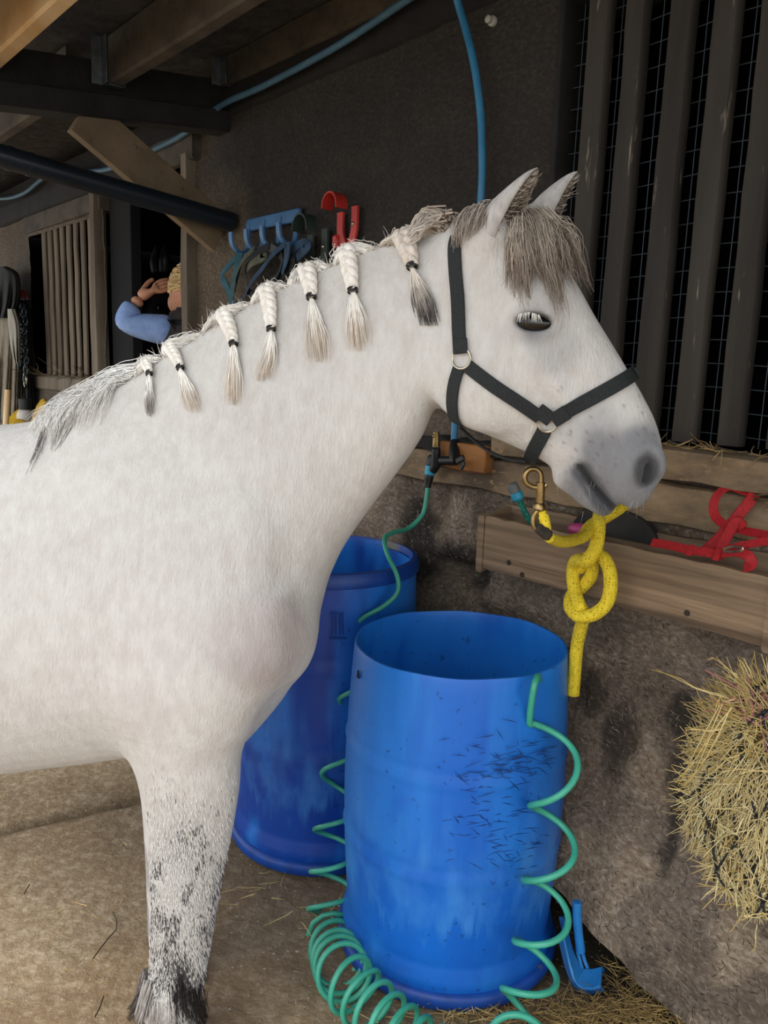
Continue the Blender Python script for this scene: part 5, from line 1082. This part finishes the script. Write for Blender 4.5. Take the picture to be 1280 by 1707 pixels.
cloth('dark_rug', 'dark strip of cloth hanging behind the chains on the wall', 30, 52, [(500, 34, 46), (560, 33, 50), (640, 36, 52), (700, 38, 54)], M_jack, .03, 'cloth', folds=2, amp=.02)
M_chain = mat('wet_chain', '#5b656b', '#39424a', scale=40, rough=.3, metallic=.9)
t = thing('wall_chain', wp(37, 510, .1), 'steel chain hanging beside the beige coat left of the slats', 'chain')
i = 0
for y0, y1, x0, x1 in ((512, 610, 37, 33), (520, 640, 40, 44)):
    for u in np.linspace(0, 1, 16):
        p = wp(x0+(x1-x0)*u+1.5*math.sin(u*12), y0+(y1-y0)*u, .10); mb = MB(); a = np.arange(12)*2*math.pi/12; sdv = nrm(WE+WN*(1 if i % 2 else -1)); mb.tube([p+ZZ*.024*math.sin(x)+sdv*.012*math.cos(x) for x in a], .0042, 6, closed=True); mk('link', mb, M_chain, t); i += 1
p = wp(42, 633, .10); mb = MB(); mb.tube([p+ZZ*.04*math.sin(x)+WE*.022*math.cos(x) for x in np.arange(16)*2*math.pi/16], .005, 6, closed=True); mk('carabiner', mb, M_steel, t)
saddle_hook('bridle_hook', 45, 503, M_redp, 'red bridle hook at the far left beside the slats', .9)
t = thing('far_shelf', W(-5.0, .1, .86), 'worn wooden ledge under the far slats at the left', 'shelf')
mb = MB(); mb.plank(W(-6.2, .13, .89), W(-3.95, .13, .89), WN*.12, ZZ*.025, 10, .01, 61); mk('shelf_board', mb, M_jamb, t)
for s_ in (-6.0, -5.0, -4.1): mb = MB(); mb.wbox(s_-.03, s_+.03, .02, .2, .0, .865, .004); mk('leg', mb, M_jamb, t)
sB, zB = wsz(42, 680, .14); t = thing('spray_bottle', W(sB, .14, .915), 'white bottle with a black cap standing on the far ledge', 'bottle')
mb = MB(); mb.lathe(W(sB, .14, .915), [(.040, 0), (.046, .006), (.046, .07), (.036, .09), (.020, .098)], 20); mk('bottle_body', mb, mat('white_plastic', '#c9c6bf', rough=.5), t)
mb = MB(); mb.lathe(W(sB, .14, 1.010), [(.024, 0), (.034, .004), (.034, .06), (.022, .065), (.001, .065)], 18); mk('cap', mb, M_strapd, t)
M_yel = mat('yellow_cloth', '#c9a21a', '#a8820f', scale=20, rough=.85, bump=.3)
def rag(name, lab, px, py, m, sx, sy, h):
    p = wp(px, py, .16); s_, _ = float(p@WE), 0; a = np.linspace(-1, 1, 22); A = np.array([[W(s_+sx*x+.01*math.sin(y*7), .14+sy*y, .92+h*max(0, (1-x*x)*(1-y*y))*(.55+.45*math.sin(x*7+y*5))+.006) for y in a] for x in a]); o = gridmesh(A); B = A-ZZ*.006; o2 = gridmesh(B[:, ::-1]); o.add(o2.v[0], o2.f); r = mk(name, o, m, loc=W(s_, .14, .92), ang=180); tag(r, lab, 'cloth')
rag('yellow_rag', 'crumpled yellow cloth lying on the far ledge before the white bottle', 34, 686, M_yel, .12, .09, .10)
rag('yellow_rag', 'yellow cloth heap on the ledge right of the white bottle', 66, 672, M_yel, .13, .06, .17)
rag('feed_bag', 'grey green crumpled bag on the ledge beside the yellow cloths', 76, 690, mat('grey_bag', '#7f8578', '#5d6258', scale=20, rough=.8), .14, .07, .07)
t = thing('broom', wp(10, 690, .35)*np.array([1, 1, 0]), 'broom with a pale wooden handle leaning at the left edge', 'broom')
pb_ = wp(9, 690, .34); mb = MB(); lo = pb_*np.array([1, 1, 0])-WE*.05+WN*.08; tp = wp(13, 650, .28); mb.tube([lo+ZZ*.06, (lo+ZZ*.06+tp)/2, tp], .015, 12); mk('handle', mb, M_pine, t)
mb = MB(); mb.box(lo+ZZ*.045, WE*.13, WN*.03, ZZ*.02, .006); mk('broom_head', mb, M_jamb, t)
mb = MB(); PP = np.array([[lo+WE*a*.012+WN*b*.012+ZZ*.03, lo+WE*a*.014+WN*b*.016+ZZ*.002] for a in range(-10, 11) for b in (-2, -1, 0, 1, 2)]); mb.strands(PP, np.full((len(PP), 2), .002)); mk('bristles', mb, M_nail, t, kind='stuff')
PP = []
for i in range(60):
    p = W(rng.uniform(-4.95, -3.95), rng.uniform(.0, .02), 1.203); PP.append(stalk(p, np.array([rng.normal(), rng.normal(), abs(rng.normal())*.5]), rng.uniform(.04, .14), .7))
o = hair('sill_straw', PP, np.full(6, .002), '#8c7a5c', '#4b4030', None, var=.3); tag(o, 'wisps of straw caught on the sill of the far slats', 'straw')
PP = []
for i in range(90):
    s_ = rng.uniform(-1.1, -.4); PP.append(stalk(W(s_, rng.uniform(.02, .06), 1.166), np.array([rng.normal(), rng.normal(), abs(rng.normal())*.3]), rng.uniform(.02, .05), .6))
PP.append(rs(spline([wp(1187, 768, .08), wp(1195, 758, .09), wp(1205, 750, .08), wp(1196, 795, .08)], 4), 6)); PP.append(rs(spline([wp(1248, 780, .07), wp(1262, 765, .08), wp(1275, 758, .08), wp(1290, 752, .08)], 4), 6))
o = hair('ledge_straw', PP, np.full(6, .0011), '#b89a64', '#8a7148', None, var=.3); tag(o, 'short straw lying along the sill beam under the near slats', 'straw')

# ================================================================== PERSON AND DARK HORSE IN THE DOORWAY
FP_ = 3.62; d_ = lambda x, y, f=FP_: dp(x, y, f)
M_skin = mat('skin', '#d09878', '#b97f62', scale=20, rough=.6, sub=.1); M_sleeve = mat('blue_jersey', '#9dbbf2', '#86a4dd', scale=30, rough=.85, bump=.2); M_gilet = mat('dark_brown_gilet', '#3b3233', '#2a2425', scale=20, rough=.9, bump=.3); M_jean = mat('dark_trousers', '#23262e', '#191b22', scale=20, rough=.9); M_blond = hairmat('blond_hair')
base = d_(318, 700)*np.array([1, 1, 0]); t = thing('person', base, 'person with blond hair and blue sleeves reaching up in the dark doorway', 'person')
nk, hd = d_(314, 520), d_(313, 482); shL, shR = d_(293, 552), d_(346, 552); el, ha = d_(203, 536, 3.56), d_(237, 493, 3.60); pel = base+ZZ*.92; che = base+ZZ*1.32; wst = base+ZZ*1.08
rt = nrm(shR-shL); bkd = np.array([0, -1., 0])
skinned('body', [pel, wst, che, nk, hd-ZZ*.03, base+ZZ*.5-rt*.1, base+ZZ*.06-rt*.11, base+ZZ*.03-rt*.12+np.array([0, .14, 0]), base+ZZ*.5+rt*.1, base+ZZ*.06+rt*.11, base+ZZ*.03+rt*.12+np.array([0, .14, 0])], [(0, 1), (1, 2), (2, 3), (3, 4), (0, 5), (5, 6), (6, 7), (0, 8), (8, 9), (9, 10)], [(.15, .11), (.13, .1), (.15, .11), .052, .06, .075, .045, .04, .075, .045, .04], M_jean, t)
# head with ear, nose and hair seen from behind, turned to the left
mb = MB(); hx = nrm(rt*-.8+np.array([0, .6, 0])); hy = nrm(np.cross(ZZ, hx)); M3h = np.stack([hx, hy, ZZ], 1); mb.ball(hd, (.092, .074, .112), 24, 16, M3h); mb.ball(hd+hx*.06-ZZ*.055, (.05, .05, .055), 16, 10, M3h); mb.ball(hd+hx*.098-ZZ*.01, (.018, .012, .018), 10, 8, M3h)
for sg in (-1, 1): mb.ball(hd+hx*.075+hy*sg*.03+ZZ*.012, (.012, .014, .008), 10, 6, M3h)
mb.ball(hd+hx*.088-ZZ*.05, (.010, .022, .007), 10, 6, M3h)
mk('head', mb, M_skin, t, ang=180)
mb = MB(); pe = hd+np.array([0, -.06, 0])-rt*.05-ZZ*.005; pe = d_(306, 494, FP_-.085); mb.ball(pe, (.012, .020, .032), 12, 8, M3h); mk('ear', mb, M_skin, t, ang=180)
skinned('gilet', [wst-ZZ*.1, wst+ZZ*.05, che, che+ZZ*.12, shL*.75+shR*.25-ZZ*.02, shR*.75+shL*.25-ZZ*.02], [(0, 1), (1, 2), (2, 3), (3, 4), (3, 5)], [(.17, .13), (.165, .125), (.18, .135), (.13, .10), .085, .085], M_gilet, t)
mb = MB(); mb.ring(nk-ZZ*.02, ZZ, .062, .024, 20, 8); mk('collar', mb, M_gilet, t)
skinned('sleeve', [shL, shL*.66+el*.34-ZZ*.005, shL*.3+el*.7-ZZ*.005, el, el*.6+ha*.4+ZZ*.0, el*.35+ha*.65], [(0, 1), (1, 2), (2, 3), (3, 4), (4, 5)], [.082, .068, .062, .060, .052, .046], M_sleeve, t)
eR = shR+rt*.08-ZZ*.16+np.array([0, .22, 0]); hR = eR-rt*.1+ZZ*.2+np.array([0, .15, 0]); skinned('sleeve', [shR, (shR+eR)/2, eR, (eR+hR)/2], [(0, 1), (1, 2), (2, 3)], [.08, .065, .055, .045], M_sleeve, t)
def hand(wr, dr, pl, sgn):
    V = [wr, wr+dr*.045, wr+dr*.085]; Ed = [(0, 1), (1, 2)]; R = [(.026, .026), (.034, .018), (.036, .014)]; sdv = nrm(np.cross(dr, pl))
    for j, l_ in enumerate((.062, .074, .07, .055)):
        b = len(V); o_ = sdv*(.024-.016*j); V += [wr+dr*.095+o_, wr+dr*(.095+l_*.5)+o_*1.1+pl*.008, wr+dr*(.095+l_)+o_*1.15+pl*.026]; Ed += [(2, b), (b, b+1), (b+1, b+2)]; R += [.0095, .009, .0075]
    b = len(V); V += [wr+dr*.04+sdv*.034, wr+dr*.075+sdv*.056+pl*.01, wr+dr*.105+sdv*.062+pl*.02]; Ed += [(1, b), (b, b+1), (b+1, b+2)]; R += [.012, .0105, .0085]
    return skinned('hand', V, Ed, R, M_skin, t)
fw = nrm(ha-el); skinned('forearm', [el*.4+ha*.6, ha-fw*.01], [(0, 1)], [.036, .03], M_skin, t); hand(ha-fw*.02, nrm(fw*.8+rt*.5), nrm(np.array([0, .8, -.4])), 1)
skinned('forearm', [(eR+hR)/2, hR], [(0, 1)], [.04, .03], M_skin, t); hand(hR, nrm(hR-eR), nrm(rt*-1.), 1)
PP = []
for i in range(700):
    v_ = nrm(rng.normal(size=3)*np.array([1, 1, 1])); v_[2] = abs(v_[2])*1.1-.15; v_ = nrm(v_)
    if v_@hx > .72 and v_[2] < .75: continue
    A = hd+M3h@(np.array([.096, .079, .118])*np.array([v_@hx, v_@hy, v_[2]])); B = hd-hx*.105+ZZ*.02+rng.normal(size=3)*.012; m_ = (A+B)/2; m_ = hd+nrm(m_-hd)*np.linalg.norm((A-hd))*1.02; PP.append(rs(spline([A, m_, B], 4), 8))
for i in range(160):
    A = hd-hx*.10+ZZ*.02+rng.normal(size=3)*.012; PP.append(rs(spline([A, A-hx*.04-ZZ*.03, A-hx*.045-ZZ*.13+rng.normal(size=3)*.015, A-hx*.03-ZZ*.2+rng.normal(size=3)*.02], 4), 8))
hair('hair', PP, np.full(8, .0035), '#d9bd88', '#b4945f', t, var=.18)

M_bh = mat('black_coat', '#17171b', '#0f0f12', scale=12, rough=.5, bump=.1)
ff = 3.95; b_ = lambda x, y, f=ff: dp(x, y, f); poll = b_(268, 472, 4.1)
t = thing('dark_horse', b_(330, 700, 4.0)*np.array([1, 1, 0]), 'black horse in the dark doorway under the raised blue sleeve', 'horse')
mz_ = b_(222, 604); bk = nrm(np.array([.80, .60, 0])); wth = poll+bk*.75-ZZ*.18; crp = wth+bk*1.1; ft = lambda p, dx: p*np.array([1, 1, 0])+bk*dx
sdw = nrm(np.cross(ZZ, bk))
V = [wth-ZZ*.25, (wth-ZZ*.2)*.45+poll*.55-ZZ*.07, poll-ZZ*.03, poll*.55+mz_*.45+ZZ*.02, poll*.18+mz_*.82, mz_, wth+bk*.5-ZZ*.3, crp-ZZ*.25, crp+bk*.12-ZZ*.4]
Ed = [(0, 1), (1, 2), (2, 3), (3, 4), (4, 5), (0, 6), (6, 7), (7, 8)]; R = [(.24, .2), .15, .10, .105, .065, .055, .29, .27, .15]
for root, dx in ((0, -.02), (7, .0)):
    for sg in (-1, 1):
        b = len(V); q0 = V[root]+sdw*sg*.13-ZZ*.25; V += [q0, q0*np.array([1, 1, 0])+ZZ*.46+bk*(.05 if root == 7 else 0), q0*np.array([1, 1, 0])+ZZ*.13, q0*np.array([1, 1, 0])+ZZ*.04]; Ed += [(root, b), (b, b+1), (b+1, b+2), (b+2, b+3)]; R += [.11, .055, .04, .055]
skinned('body', V, Ed, R, M_bh, t)
for sg in (-1, 1):
    mb = MB(); A = poll+sdw*sg*.05+ZZ*.05; mb.tube(spline([A, A+ZZ*.07+sdw*sg*.015, A+ZZ*.14], 5), np.interp(np.linspace(0, 1, 11), [0, .4, 1], [.025, .03, .004]), 10); mk('ear', mb, M_bh, t, ang=180)
    mb = MB(); mb.ball(poll*.68+mz_*.32+sdw*sg*.085, .02, 12, 8); mk('eye', mb, M_eye, t)
mb = MB(); mb.ball(mz_+sdw*.0-bk*.05, (.014, .02, .014));
